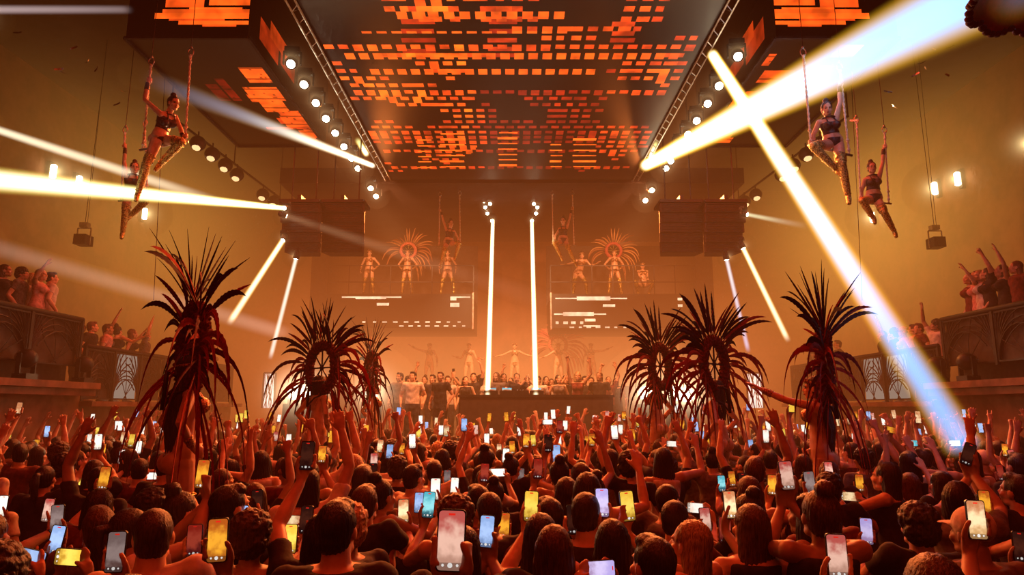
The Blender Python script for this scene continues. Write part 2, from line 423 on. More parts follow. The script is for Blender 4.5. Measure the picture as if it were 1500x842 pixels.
def head_prims(mb, H, f, u, k=1.0):
    B = basis(f, u); l, fw, up = B.col[0], B.col[1], B.col[2]; H = V(H)
    P = lambda a, b, c: H + l*(a*k) + fw*(b*k) + up*(c*k)
    R = B.to_3x3()
    mb.ball(P(0, -.008, .03), V((.074, .095, .088))*k, R, 18, 12)
    mb.ball(P(0, .030, -.035), V((.060, .066, .068))*k, R, 16, 10)
    mb.ball(P(0, .058, -.085), V((.034, .032, .026))*k, R)          # chin
    for s in (-1, 1):
        mb.ball(P(s*.040, .064, -.030), V((.024, .022, .022))*k, R)   # cheek
        mb.ball(P(s*.075, -.002, -.008), V((.011, .022, .032))*k, R)  # ear
        mb.ball(P(s*.045, .020, -.075), V((.02, .035, .02))*k, R)     # jaw corner
    mb.ball(P(0, .076, .022), V((.052, .020, .013))*k, R)             # brow
    mb.tube([P(0, .088, .012), P(0, .101, -.012), P(0, .111, -.028)], [.009*k, .0105*k, .013*k], 8)
    for s in (-1, 1): mb.ball(P(s*.011, .098, -.032), V((.009, .011, .008))*k, R)
    mb.ball(P(0, .088, -.058), V((.025, .013, .010))*k, R)            # lips
def face_bits(root, H, f, u, k=1.0):
    B = basis(f, u); H = V(H)
    for s in (-1, 1):
        MB().ball(H + B @ (V((s*.031, .083, .004))*k), V((.0135, .0095, .007))*k, B).build('eye', M_eye, root, True)
        MB().tube([H + B @ (V((s*.014, .096, .021))*k), H + B @ (V((s*.034, .094, .027))*k), H + B @ (V((s*.052, .08, .02))*k)], [.003*k, .004*k, .002*k], 6).build('eyebrow', HAIRC['black'], root, True)
    MB().ball(H + B @ (V((0, .0945, -.0585))*k), V((.022, .0105, .0085))*k, B).build('lips', M_lip, root, True)

TORSO_F = ((-.11, .085, .085), (-.03, .172, .118), (.04, .165, .112), (.13, .128, .092), (.20, .118, .085), (.30, .138, .096), (.39, .150, .100), (.46, .155, .085), (.52, .115, .062), (.565, .058, .055))
TORSO_M = ((-.11, .09, .09), (-.03, .165, .115), (.04, .162, .112), (.13, .150, .105), (.20, .150, .104), (.30, .172, .115), (.39, .188, .120), (.46, .19, .10), (.52, .135, .072), (.565, .066, .062))
def torso(mb, J, prof, grow=0.0, lo=-9, hi=9, k=1.0):
    P, N = V(J['pelvis']), V(J['neck']); C = V(J.get('chest', P.lerp(N, .7)))
    lp = (V(J['hipR'])-V(J['hipL'])).normalized(); ls = (V(J['shR'])-V(J['shL'])).normalized()
    L = .565; rings = []
    for h, a, b in prof:
        if h < lo or h > hi: continue
        t = h/L
        if t < 0: p = P + (P-C).normalized()*(-h)*k
        else: p = P*(1-t)**2 + (C*2 - (P+N)*.5)*(2*t*(1-t)) + N*t*t
        lat = lp.lerp(ls, min(max(t, 0), 1)).normalized()
        ax = ((C-P).lerp(N-C, min(max(t, 0), 1))).normalized()
        dep = ax.cross(lat).normalized(); lat = dep.cross(ax)
        rings.append((p, lat*(a*k+grow), dep*(b*k+grow)))
    mb.loft(rings); return rings
def limb(mb, a, b, c, r, grow=0.0):
    a, b, c = V(a), V(b), V(c); pts = [a, a.lerp(b, .35), a.lerp(b, .75), b, b.lerp(c, .3), b.lerp(c, .7), c]
    mb.tube(pts, [x+grow for x in r], 12)
ARM_F, ARM_M = (.050, .044, .038, .035, .037, .029, .024), (.058, .052, .045, .041, .044, .034, .028)
LEG_F, LEG_M = (.088, .084, .066, .054, .056, .044, .035), (.088, .084, .068, .058, .058, .046, .038)
def figure(J, female=True, k=1.0, feet=True, heel=False):
    """one continuous body from joints; hands are added by the caller before remeshing"""
    mb = MB(); prof = TORSO_F if female else TORSO_M
    torso(mb, J, prof, k=k)
    up = (V(J['neck'])-V(J.get('chest', J['pelvis']))).normalized()
    B = basis(J['face'], J['headup'])
    H = V(J['head']); N = V(J['neck'])
    nr = .05 if female else .06
    mb.tube([N - up*.05*k, N.lerp(H, .4), H - B.col[2]*.04*k], [nr*1.15*k, nr*k, nr*.95*k], 12)
    head_prims(mb, H, J['face'], J['headup'], k)
    C = V(J.get('chest', V(J['pelvis']).lerp(N, .7)))
    for s in 'LR':
        sh = V(J['sh'+s]); r = [x*k for x in (ARM_F if female else ARM_M)]
        mb.tube([C.lerp(N, .55).lerp(sh, .35), sh], [.055*k, .05*k if female else .06*k], 10)
        mb.ball(sh, (.052 if female else .062)*k)
        limb(mb, sh, J['el'+s], J['wr'+s], r)
        hp = V(J['hip'+s]); r = [x*k for x in (LEG_F if female else LEG_M)]
        limb(mb, hp, J['kn'+s], J['an'+s], r)
        mb.ball(J['kn'+s], .056*k)
        kn, an = V(J['kn'+s]), V(J['an'+s])
        if feet:
            to = V(J['toe'+s]); sd = (an-kn).normalized()
            hl = an + sd*.055*k - (to-an).normalized()*.03*k
            mb.tube([an, hl], [.036*k, .032*k], 10)
            mb.tube([hl, hl.lerp(to, .5)+ (kn-an).normalized()*.012*k, to], [.032*k, .036*k, .024*k], 10)
    lat = (V(J['shR'])-V(J['shL'])).normalized(); fw = up.cross(lat).normalized()
    if fw.dot(V(J.get('front', J['face']))) < 0: fw = -fw
    if female:
        for s in (-1, 1): mb.ball(C + lat*(.070*s*k) + fw*.085*k + up*(.005*k), (.062*k, .062*k, .062*k))
    lp = (V(J['hipR'])-V(J['hipL'])).normalized(); P = V(J['pelvis']); pu = (C-P).normalized(); bk = -fw
    for s in (-1, 1): mb.ball(P + lp*(.078*s*k) + bk*.065*k - pu*.045*k, .088*k if female else .08*k)
    return mb

# ---- standing crowd: faces +Y, feet on z = 0, 1.72 m tall
def stand(female=False, lean=0.0, hunch=0.0, head_turn=0.0, head_tilt=0.0, raiseL=0, raiseR=0):
    k = {}
    k['pelvis'] = V((0, 0, .95)); k['chest'] = V((0, .02+lean*.6, 1.32)); k['neck'] = V((0, .0+lean, 1.475))
    k['head'] = V((0, .03+lean*1.3, 1.605))
    w = .165 if female else .19
    k['shL'] = V((-w, lean, 1.415+.045*raiseL)); k['shR'] = V((w, lean, 1.415+.045*raiseR))
    k['hipL'] = V((-.09, 0, .91)); k['hipR'] = V((.09, 0, .91))
    for s, x in (('L', -.11), ('R', .11)):
        k['kn'+s] = V((x, .03, .49)); k['an'+s] = V((x, -.01, .085)); k['toe'+s] = V((x*1.15, .15, .03))
    k['face'] = V((math.sin(head_turn), math.cos(head_turn), math.sin(head_tilt))); k['headup'] = V((0, -math.sin(head_tilt)*.6, 1))
    k['front'] = V((0, 1, 0)); return k
def set_arm(J, s, wrist, pole, female=False):
    J['el'+s], J['wr'+s] = ik(J['sh'+s], wrist, .29, .265, pole)
def clothes_mb(J, female, sleeve=.55, bare=False, hem=True):
    mb = MB(); prof = TORSO_F if female else TORSO_M
    torso(mb, J, prof, .014, hi=.47 if bare else .53)
    if female:
        C = V(J['chest']); 
        for s in (-1, 1): mb.ball(C + V((.070*s, .088, .005)), .078)
    for s in 'LR':
        if not bare:
            sh, el = V(J['sh'+s]), V(J['el'+s]); C = V(J['chest']).lerp(V(J['neck']), .55)
            mb.tube([C.lerp(sh, .3), sh], [.066, .068 if not female else .06], 10)
            mb.ball(sh, .072 if not female else .062)
            mb.tube([sh, sh.lerp(el, .5*sleeve), sh.lerp(el, sleeve)], [.066 if not female else .058, .062 if not female else .054, .060 if not female else .052], 12)
        limb(mb, J['hip'+s], J['kn'+s], J['an'+s], [x+.016 for x in (.088, .086, .072, .062, .06, .054, .05)])
    P = V(J['pelvis'])
    for s in (-1, 1): mb.ball(P + V((.078*s, -.066, -.045)), .108)
    mb.loft([(V((0, 0, .84)), V((.178, 0, 0)), V((0, .13, 0))), (V((0, 0, .93)), V((.182, 0, 0)), V((0, .13, 0))), (V((0, 0, 1.0)), V((.176, 0, 0)), V((0, .125, 0)))])
    return mb
def phone_frame(pos, yaw=0.0, tilt=-.12, roll=0.0):
    return Matrix.Translation(pos) @ Matrix.Rotation(yaw, 4, 'Z') @ Matrix.Rotation(tilt, 4, 'X') @ Matrix.Rotation(roll, 4, 'Y')

VARIANTS = {}
def variant(key, female, arms, sleeve=.55, bare=False, turn=0, tilt=.1, lean=0.0, vox=.0085):
    """arms: dict side -> ('hold', frame) / ('land', frame) / ('open', wrist, dir, normal, curl) / ('down',) / ('fist', wrist)"""
    ra = {s: (0 if a[0] == 'down' else 1) for s, a in arms.items()}
    J = stand(female, lean, 0, turn, tilt, ra.get('L', 0), ra.get('R', 0)); hands = MB()
    frame = None
    for s, a in arms.items():
        sd = 1 if s == 'R' else -1
        if a[0] in ('hold', 'land'):
            F = a[1]; frame = F
            wl = V((.022*sd, .037, -.145)) if a[0] == 'hold' else V((.108*sd, .034, -.105))
            if a[0] == 'hold' and len(a) > 2: wl = wl + V((0, .02, -.02))
            w_ = F @ wl; set_arm(J, s, w_, a[3] if len(a) > 3 else V((.55*sd, -.25, -.75)))
            wr = J['wr'+s]; off = w_ - wr
            if off.length > .004:            # out of reach: bring the shoulder along
                J['sh'+s] = J['sh'+s] + off*.9; set_arm(J, s, w_, V((.55*sd, -.25, -.75)))
            J['wr'+s] = w_
            if a[0] == 'hold':
                F2 = F if len(a) < 3 or not a[2] else F @ Matrix.Translation((0, .012, -.012))
                hand_hold(hands, F2, w_, sd)
            else: hand_land(hands, F, w_, sd)
        elif a[0] in ('open', 'fist', 'point', 'horns'):
            w_ = V(a[1]); set_arm(J, s, w_, a[5] if len(a) > 5 else V((.6*sd, -.1, -.6))); w_ = J['wr'+s]
            d = a[2] if len(a) > 2 and a[2] is not None else (w_-J['el'+s]).normalized()
            n = a[3] if len(a) > 3 and a[3] is not None else V((0, 1, 0))
            cu = {'open': (.12, .1, .12, .18), 'fist': (1.35, 1.4, 1.4, 1.4), 'point': (.05, 1.35, 1.4, 1.4), 'horns': (.05, 1.4, 1.4, .05)}[a[0]]
            tn = V(d).cross(V(n)); tsd = 1 if (tn.x*sd < 0) else -1   # thumb towards the head
            hand_open(hands, w_, d, n, tsd, cu, .16 if a[0] == 'open' else .05)
        else:
            set_arm(J, s, V((.27*sd, .08, .95)), V((.5*sd, -1, 0)))
            hand_open(hands, J['wr'+s], V((0, .15, -1)), V((-sd, 0, 0)), -1 if sd > 0 else 1, (.3, .3, .35, .4), .02)
    b = figure(J, female); b.add(hands.v, hands.f)
    body = remesh('person_body', b, M_skin, vox, 3, .45)
    cl = remesh('person_clothes', clothes_mb(J, female, sleeve, bare), CLOTHC['black'], .014, 3, .5)
    # folds in the cloth
    n = len(cl.vertices); co = np.empty(n*3, np.float32); cl.vertices.foreach_get('co', co); co = co.reshape(-1, 3)
    no = np.empty(n*3, np.float32); cl.vertices.foreach_get('normal', no); no = no.reshape(-1, 3)
    cl.materials.append(M_trouser); pz = np.empty(len(cl.polygons)*3, np.float32); cl.polygons.foreach_get('center', pz)
    cl.polygons.foreach_set('material_index', (pz.reshape(-1, 3)[:, 2] < .96).astype(np.int32))
    ph = np.sin(co[:, 2]*38 + np.sin(co[:, 0]*17+co[:, 1]*9)*2.2)*.0035 + np.sin(co[:, 0]*41+co[:, 2]*13)*.002
    cl.vertices.foreach_set('co', (co + no*ph[:, None]).ravel()); cl.update()
    segs = []
    for s, a in arms.items():
        if a[0] != 'down':
            segs.append((J['sh'+s].copy(), J['el'+s].copy()))
            segs.append((J['el'+s].copy(), J['wr'+s].copy() if a[0] in ('hold', 'land') else J['wr'+s] + (J['wr'+s]-J['el'+s]).normalized()*.15))
    VARIANTS[key] = dict(body=body, clothes=cl, frame=frame, arms=segs, female=female, head=J['head'].copy(), turn=turn, tilt=tilt, J=J)
def mirror_mesh(me, name):
    m = me.copy(); m.name = name; m.transform(Matrix.Diagonal((-1, 1, 1, 1))); m.flip_normals(); return m
def mirrored(key, nk):
    v = VARIANTS[key]; F = v['frame']
    if F is not None:
        S_ = Matrix.Diagonal((-1, 1, 1, 1)); F = S_ @ F @ S_
    h = v['head'].copy(); h.x *= -1
    VARIANTS[nk] = dict(body=mirror_mesh(v['body'], 'person_body'), clothes=mirror_mesh(v['clothes'], 'person_clothes'), frame=F, arms=[(V((-a.x, a.y, a.z)), V((-b.x, b.y, b.z))) for a, b in v['arms']], female=v['female'], head=h, turn=-v['turn'], tilt=v['tilt'], J=None)

# ---- hair, in head coordinates (x right, y forward, z up, origin at the head centre)
def strands(me, amp, freq, seed=0.0, vertical=True):
    n = len(me.vertices); co = np.empty(n*3, np.float32); me.vertices.foreach_get('co', co); co = co.reshape(-1, 3)
    no = np.empty(n*3, np.float32); me.vertices.foreach_get('normal', no); no = no.reshape(-1, 3)
    if vertical:
        th = np.arctan2(co[:, 0], -co[:, 1]+.02)
        ph = np.sin(th*freq + np.sin(co[:, 2]*22+seed)*1.6)*amp + np.sin(th*freq*2.3+co[:, 2]*14+seed)*amp*.5
    else:
        ph = (np.sin(co[:, 0]*freq+seed)*np.sin(co[:, 1]*freq*1.1+1)*np.sin(co[:, 2]*freq*.9+2))*amp + np.sin(co[:, 0]*freq*2.1+co[:, 2]*freq*1.7)*amp*.4
    me.vertices.foreach_set('co', (co + no*ph[:, None]).ravel()); me.update(); return me
HAIR = {}
def hair(style):
    mb = MB(); amp, fr, vert = .0018, 34, True
    if style != 'cap': mb.ball((0, -.020, .036), (.083, .098, .096), None, 18, 12)
    if style == 'short':
        mb.ball((0, -.045, -.015), (.074, .066, .075)); mb.ball((0, .035, .095), (.06, .05, .035)); amp = .0022
    elif style == 'crop':
        mb = MB(); mb.ball((0, -.016, .034), (.079, .096, .093), None, 18, 12); mb.ball((0, -.04, -.02), (.071, .06, .07)); amp, fr = .0015, 40
    elif style == 'curly':
        mb.ball((0, -.02, .055), (.108, .112, .10)); mb.ball((0, -.055, 0), (.10, .08, .09)); amp, fr, vert = .016, 62, False
    elif style == 'long':
        mb.loft([(V((0, -.03, .05)), V((.085, 0, 0)), V((0, .08, 0))), (V((0, -.045, -.06)), V((.098, 0, 0)), V((0, .066, 0))), (V((0, -.075, -.18)), V((.108, 0, 0)), V((0, .046, 0))), (V((0, -.10, -.30)), V((.100, 0, 0)), V((0, .036, 0))), (V((0, -.105, -.40)), V((.07, 0, 0)), V((0, .024, 0)))]); amp = .0026
    elif style == 'bob':
        mb.loft([(V((0, -.03, .05)), V((.088, 0, 0)), V((0, .085, 0))), (V((0, -.03, -.06)), V((.103, 0, 0)), V((0, .078, 0))), (V((0, -.035, -.135)), V((.102, 0, 0)), V((0, .074, 0)))]); amp = .0026
    elif style == 'bun':
        mb.ball((0, -.05, .145), (.046, .046, .044)); mb.ball((0, -.04, -.015), (.072, .066, .07)); amp = .003
    elif style == 'ponytail':
        mb.ball((0, -.04, -.015), (.072, .066, .07))
        mb.tube([(0, -.10, .06), (0, -.15, .07), (0, -.175, 0), (0, -.17, -.12), (0, -.15, -.24)], [.024, .03, .036, .030, .010], 12); amp = .0022
    elif style == 'cap':
        mb.ball((0, -.012, .048), (.088, .104, .092), None, 18, 12); mb.ball((0, -.012, .045), (.090, .106, .05))
        mb.loft([(V((0, .06, .035)), V((.075, 0, 0)), V((0, .0, .008))), (V((0, .12, .032)), V((.070, 0, 0)), V((0, 0, .007))), (V((0, .165, .022)), V((.045, 0, 0)), V((0, 0, .006)))]); mb.ball((0, -.012, .14), .008); amp = .0
    me = remesh('hair', mb, HAIRC['black'], .0065 if style == 'curly' else .009, 2, .5)
    if style == 'curly':
        for v_ in me.vertices: v_.co += v_.normal*(mnoise.noise(v_.co*38)*.011 + mnoise.noise(v_.co*85)*.006)
        me.update()
    elif amp: strands(me, amp, fr, 1.0, vert)
    HAIR[style] = me
for st in ('short', 'crop', 'curly', 'long', 'bob', 'bun', 'ponytail', 'cap'): hair(st)
def head_matrix(v):
    J = v['J']; t, ti = v['turn'], v['tilt']
    B = basis(V((math.sin(t), math.cos(t), math.sin(ti))), V((0, -math.sin(ti)*.6, 1)))
    return Matrix.Translation(v['head']) @ B.to_4x4()
def set_mat(o, m):
    o.material_slots[0].link = 'OBJECT'; o.material_slots[0].material = m
def make_person(vk, loc, rz, sc, hstyle, hcol, ccol, label, group=None, cat='person'):
    v = VARIANTS[vk]; r = empty('person', loc, (0, 0, rz)); r.scale = (sc, sc, sc); tag(r, label, cat, group)
    link('body', v['body'], r)
    c = link('clothes', v['clothes'], r); set_mat(c, CLOTHC[ccol])
    if hstyle:
        h = link('cap' if hstyle == 'cap' else 'hair', HAIR[hstyle], r); h.matrix_basis = head_matrix(v); set_mat(h, CLOTHC[hcol] if hstyle == 'cap' else HAIRC[hcol])
    return r

# ---- crowd poses
def fr(x, y, z, yaw=0, tilt=-.12, roll=0): return phone_frame(V((x, y, z)), yaw, tilt, roll)
ONE = {}
for i, (z, y) in enumerate(((1.64, .43), (1.76, .42), (1.88, .38), (2.0, .32), (2.12, .22), (1.52, .42))):
    F = fr(.10, y, z, .05, -.1, -.05)
    variant('one%d' % i, i % 2 == 0, {'R': ('hold', F), 'L': ('down',)} if i != 2 else {'R': ('hold', F), 'L': ('open', V((-.36, .18, 1.86)), None, V((0, 1, 0)))}, bare=(i % 2 == 0), tilt=.12+.06*(i % 5), turn=-.1)
    mirrored('one%d' % i, 'eno%d' % i)
    F = fr(.0, y-.02, z, 0, -.1, 0)
    variant('two%d' % i, i % 2 == 1, {'R': ('hold', F), 'L': ('hold', F, True)}, bare=(i == 1), tilt=.12+.06*(i % 5))
for i, (z, y) in enumerate(((1.66, .42), (1.80, .40), (1.94, .34), (1.52, .42))):
    F = fr(.0, y, z, 0, -.1, 0)
    variant('land%d' % i, i == 0, {'R': ('land', F), 'L': ('land', F)}, tilt=.15+.06*(i % 3))
U = V
variant('both_up', True, {'L': ('open', U((-.30, .16, 1.93)), None, U((.2, 1, 0))), 'R': ('open', U((.26, .20, 1.97)), None, U((-.2, 1, 0)))}, bare=True, tilt=.25)
variant('both_high', False, {'L': ('open', U((-.20, .08, 1.98)), None, U((.3, 1, 0))), 'R': ('fist', U((.22, .14, 1.97)), None, U((0, 1, 0)))}, tilt=.3)
variant('one_up', False, {'L': ('down',), 'R': ('open', U((.22, .12, 1.98)), None, U((0, 1, 0)))}, tilt=.2, turn=.4); mirrored('one_up', 'pu_one')
variant('point_up', True, {'L': ('down',), 'R': ('point', U((.20, .16, 1.96)), None, U((0, 1, 0)))}, tilt=.2, turn=-.5); mirrored('point_up', 'pu_point')
variant('horns_up', False, {'L': ('down',), 'R': ('horns', U((.24, .10, 1.97)), None, U((0, 1, 0)))}, tilt=.2); mirrored('horns_up', 'pu_horns')
variant('arms_down', False, {'L': ('down',), 'R': ('down',)}, tilt=.1, turn=.3); mirrored('arms_down', 'nwod_smra')
variant('clap', False, {'L': ('open', U((-.05, .30, 1.62)), U((.1, .2, 1)), U((1, 0, 0))), 'R': ('open', U((.05, .30, 1.62)), U((-.1, .2, 1)), U((-1, 0, 0)))}, tilt=.15)
variant('girl_down', True, {'L': ('down',), 'R': ('down',)}, bare=True, tilt=.15, turn=-.3)
variant('wave', True, {'L': ('down',), 'R': ('open', U((.44, .26, 1.72)), None, U((0, 1, 0)))}, bare=True, tilt=.15, turn=.2); mirrored('wave', 'evaw')
variant('arms_wide', True, {'L': ('open', U((-.66, .05, 1.48)), None, U((0, .3, -1))), 'R': ('open', U((.66, .05, 1.48)), None, U((0, .3, -1)))}, bare=True, tilt=.1)

variant('dj', False, {'L': ('open', V((-.20, .40, 1.18)), V((.1, 1, -.25)), V((0, -.2, -1)), None, V((-.8, -.4, -.3))), 'R': ('open', V((.16, .42, 1.18)), V((-.1, 1, -.25)), V((0, -.2, -1)), None, V((.8, -.4, -.3)))}, tilt=-.25, lean=.05)
def low(me, ratio):
    o = bpy.data.objects.new('tmp', me); col.objects.link(o); d_ = o.modifiers.new('d', 'DECIMATE'); d_.ratio = ratio
    out = bpy.data.meshes.new_from_object(o.evaluated_get(bpy.context.evaluated_depsgraph_get())); bpy.data.objects.remove(o); return out
def arrays(me):
    n = len(me.vertices); co = np.empty(n*3, np.float32); me.vertices.foreach_get('co', co); me.calc_loop_triangles()
    t = np.empty(len(me.loop_triangles)*3, np.int32); me.loop_triangles.foreach_get('vertices', t); return co.reshape(-1, 3), t.reshape(-1, 3)
LOW = {}
for vk in ('one1', 'eno2', 'two3', 'one3', 'eno4', 'two2', 'both_up', 'one_up', 'pu_one', 'wave', 'arms_down', 'girl_down', 'both_high'):
    LOW[vk] = (arrays(low(VARIANTS[vk]['body'], .10)), arrays(low(VARIANTS[vk]['clothes'], .12)))
LH = {k_: arrays(low(HAIR[k_], .3)) for k_ in ('short', 'long', 'crop', 'curly')}

# ------------------------------------------------------------------ phones
def rounded(mb, w, h, d, r, y0=0.0, n=5):
    pts = []
    for cx, cz, a0 in ((w/2-r, h/2-r, 0), (-w/2+r, h/2-r, PI/2), (-w/2+r, -h/2+r, PI), (w/2-r, -h/2+r, 1.5*PI)):
        for i in range(n+1):
            a = a0 + PI/2*i/n; pts.append((cx+r*math.cos(a), cz+r*math.sin(a)))
    k = len(pts); vs = [(x, y0-d/2, z) for x, z in pts] + [(x, y0+d/2, z) for x, z in pts]
    mb.add(vs, [tuple(range(k-1, -1, -1)) if False else tuple(range(k)), tuple(range(2*k-1, k-1, -1))] + [(i, i+k, (i+1) % k+k, (i+1) % k) for i in range(k)])
    return mb
PW, PH = .075, .155
mb = rounded(MB(), PW, PH, .0095, .012)
ph_body = mb.mesh('phone_body', mat('phone_shell', (.02, .018, .018), .3, .2), False)
mb = MB(); rounded(mb, .034, .036, .003, .008, .0055)
for dx, dz in ((-.008, .008), (.008, -.008), (-.008, -.008)): mb.tube([(dx, .006, dz), (dx, .0095, dz)], .006, 12)
ph_cam = mb.mesh('phone_camera', M_black, False); ph_cam.transform(Matrix.Translation((.014, 0, .053)))
mb = rounded(MB(), PW-.007, PH-.008, .0006, .009, -.0051); ph_scr = mb.mesh('phone_screen', M_tube, False)
SCREENS = {}
def screen(name, top, mid, bot, s, dark=0.0):
    m, nt, b = new_mat('screen_'+name.replace(' ', '_')); nt.nodes.remove(b)
    tc = nt.nodes.new('ShaderNodeTexCoord'); x, y, z = xyz(nt, tc.outputs['Generated'])
    oi = nt.nodes.new('ShaderNodeObjectInfo'); rnd = S(nt, oi.outputs['Random'])
    nz = nt.nodes.new('ShaderNodeTexNoise'); nz.inputs['Scale'].default_value = 38; nz.inputs['Detail'].default_value = 2; nz.noise_dimensions = '4D'
    tc2 = tc.outputs['Object']; nt.links.new(tc2, nz.inputs['Vector']); nt.links.new((rnd*50).k, nz.inputs['W'])
    f = (S(nt, nz.outputs[0])-.5)*.7 + z
    c = rgbmix(nt, f.sstep(.1, .48), bot, mid); c = rgbmix(nt, f.sstep(.5, .9), c, top)
    rec = ((x-.5).abs().lt(.13))*((z-.94).abs().lt(.018))              # red recording mark
    c = rgbmix(nt, rec, c, (.8, .02, .01))
    bar = z.lt(.13)                                                    # camera controls strip
    c = rgbmix(nt, bar*.55, c, (.012, .008, .008))
    sh = ((((x-.5)*.068)**2 + ((z-.085)*.147)**2).lt(.0065**2)) + ((((x-.22)*.068)**2 + ((z-.085)*.147)**2).lt(.0035**2)) + ((((x-.78)*.068)**2 + ((z-.085)*.147)**2).lt(.0035**2))
    c = rgbmix(nt, sh.clamp(), c, (.75, .7, .66))
    e = nt.nodes.new('ShaderNodeEmission'); nt.links.new(c, e.inputs[0]); nt.links.new((rnd*.5*s + s*1.0).k, e.inputs[1])
    nt.links.new(e.outputs[0], nt.nodes['Material Output'].inputs[0]); m.cycles.emission_sampling = 'NONE'
    SCREENS[name] = m
screen('white', (.9, .8, .68), (1, .92, .82), (.9, .7, .55), 1.15)
screen('cream', (.55, .2, .08), (1, .72, .40), (.6, .32, .12), 1.0)
screen('amber', (.5, .10, .01), (1, .42, .03), (.45, .12, .01), .95)
screen('yellow', (.85, .5, .05), (1, .68, .10), (.5, .25, .02), .95)
screen('blue', (.30, .45, .8), (.45, .62, 1), (.2, .3, .55), .9)
screen('cyan', (.10, .5, .6), (.35, .85, .9), (.03, .14, .18), .9)
screen('lavender', (.5, .4, .8), (.72, .6, .92), (.40, .25, .45), .85)
screen('pink', (.55, .10, .08), (.95, .55, .42), (.55, .28, .2), .85)
screen('red', (.35, .02, .01), (.5, .06, .03), (.12, .01, .01), .6)
screen('grey', (.2, .13, .12), (.34, .24, .22), (.12, .06, .05), .7)
screen('dark', (.03, .008, .005), (.07, .016, .008), (.02, .004, .003), .6)
def make_phone(M, scr, label, group=None):
    r = empty('smartphone'); r.matrix_basis = M; tag(r, label, 'phone', group)
    link('shell', ph_body, r); s = link('screen', ph_scr, r); set_mat(s, SCREENS[scr])
    link('camera', ph_cam, r)
    return r
t = empty('ceiling_screen', (0, 12, PZ)); tag(t, 'huge overhead screen with glowing red and orange dashes across the hall ceiling', 'screen')
o = led('display', (-3.65, Y0-12, 0), (7.3, 0, 0), (0, Y1-Y0, 0), NU, NV, lambda i, j: tuple(grid[j, i]), M_led, t)
MB().box((0, 0, .26), (7.5, 16.2, .5)).build('housing', M_black, t)
for s in (-1, 1):
    mb = MB()
    for k in range(3):
        mb.tube([(s*(3.72+.16*(k == 2)), -8.1, -.02+.2*(k == 1)), (s*(3.72+.16*(k == 2)), 8.1, -.02+.2*(k == 1))], .022, 6)
    for k in range(40):
        y = -8+k*.4; mb.tube([(s*3.72, y, -.02), (s*3.88, y+.2, -.02)], .012, 5); mb.tube([(s*3.88, y+.2, -.02), (s*3.72, y+.4, .18)], .012, 5)
    mb.build('edge_truss', M_steel, t)

# two side screens: a front face and an underside with slanting patches
def patch_grid(nu, nv, rects):
    g = np.zeros((nv, nu, 3), np.float32); 
    for x0, x1, y0, y1, k in rects:
        a, b, c, d = int(x0*nu), max(int(x1*nu), int(x0*nu)+1), int(y0*nv), max(int(y1*nv), int(y0*nv)+1)
        g[c:d, a:b] = np.maximum(g[c:d, a:b], np.array(hot(k), np.float32))
    return g
lr2 = random.Random(3)
def side_screen(s):
    nm = 'left' if s < 0 else 'right'
    t = empty('side_screen', (s*6.15, 14.6, PZ))
    tag(t, 'dark box screen with slanting red patches, hung %s of the big ceiling screen' % nm, 'screen', None)
    MB().box((0, .02, 1.46), (2.3, 5.44, 2.86)).build('housing', M_black, t)
    if s < 0:
        rects = [(.72, .95, .22, .34, 1.2), (.62, .95, .38, .50, 1.25), (.66, .9, .5, .62, 1.3), (.6, .8, .44, .52, 1.1), (.78, .98, .60, .68, 1.0), (.7, .85, .68, .74, .7), (.75, .98, .66, .78, 1.1), (.5, .98, .785, .80, .8), (.84, .97, .82, .95, 1.2), (.9, .99, .8, .9, 1.0), (.3, .4, .35, .5, .12), (.42, .5, .3, .5, .2)]
    else:
        rects = [(.05, .13, .12, .2, 1.0), (.12, .4, .24, .34, 1.0), (.25, .5, .34, .4, 1.1), (.02, .45, .46, .58, 1.2), (.1, .4, .42, .6, 1.0), (.15, .45, .60, .7, 1.3), (.08, .5, .72, .78, 1.1), (.1, .3, .80, .9, 1.25), (.02, .34, .9, .97, 1.2), (.55, .7, .2, .3, .3), (.6, .8, .06, .14, .4)]
    g = patch_grid(46, 80, rects)
    for j in range(80):                                 # scan-line gaps and ragged ends
        if j % 7 == 3: g[j] *= .35
        for i in range(46):
            if lr2.random() < .04: g[j, i] *= .4
    led('underside', (-1.15, -2.7, 0), (2.3, 0, 0), (0, 5.4, 0), 46, 80, lambda i, j: tuple(g[j, i]), M_led, t)
    fr = [(.42, 1, .10, .135, 1.25), (.62, .9, .09, .11, 1.0), (.22, 1, .16, .20, 1.35), (.35, .8, .145, .16, .9), (.28, 1, .215, .235, 1.2), (.5, .95, .235, .26, 1.4), (.3, .62, .26, .34, 1.1), (.66, 1, .275, .35, 1.3), (.1, .5, .36, .44, 1.1)]
    for k in range(14):
        y = lr2.uniform(.45, 1); x = lr2.uniform(.1, .9); fr.append((x, min(1, x+lr2.uniform(.15, .5)), y, min(1, y+lr2.uniform(.03, .07)), lr2.uniform(.6, 1.3)))
    h = patch_grid(50, 60, fr)
    if s > 0: h = h[:, ::-1]
    led('front_face', (-1.15, -2.71, .02), (2.3, 0, 0), (0, 0, 2.4), 50, 60, lambda i, j: tuple(h[j, i]), M_led, t)
    mb = MB()
    for x in (-1.17, 1.17): mb.bar((x, -2.72, -.02), (x, 2.72, -.02), .05)
    for y in (-2.72, 2.72): mb.bar((-1.17, y, -.02), (1.17, y, -.02), .05)
    mb.build('frame', M_dark, t)
    if True:                                           # lit inner flank
        q = patch_grid(40, 10, [(.1, .3, .2, .6, .7), (.22, .42, .5, .8, .9), (.33, .5, .3, .6, .6)])
        led('flank_face', (-s*1.155, -2.7, .05), (0, 5.4, 0), (0, 0, 1.2), 40, 10, lambda i, j: tuple(q[j, i]*.5), M_led, t)
side_screen(-1); side_screen(1)

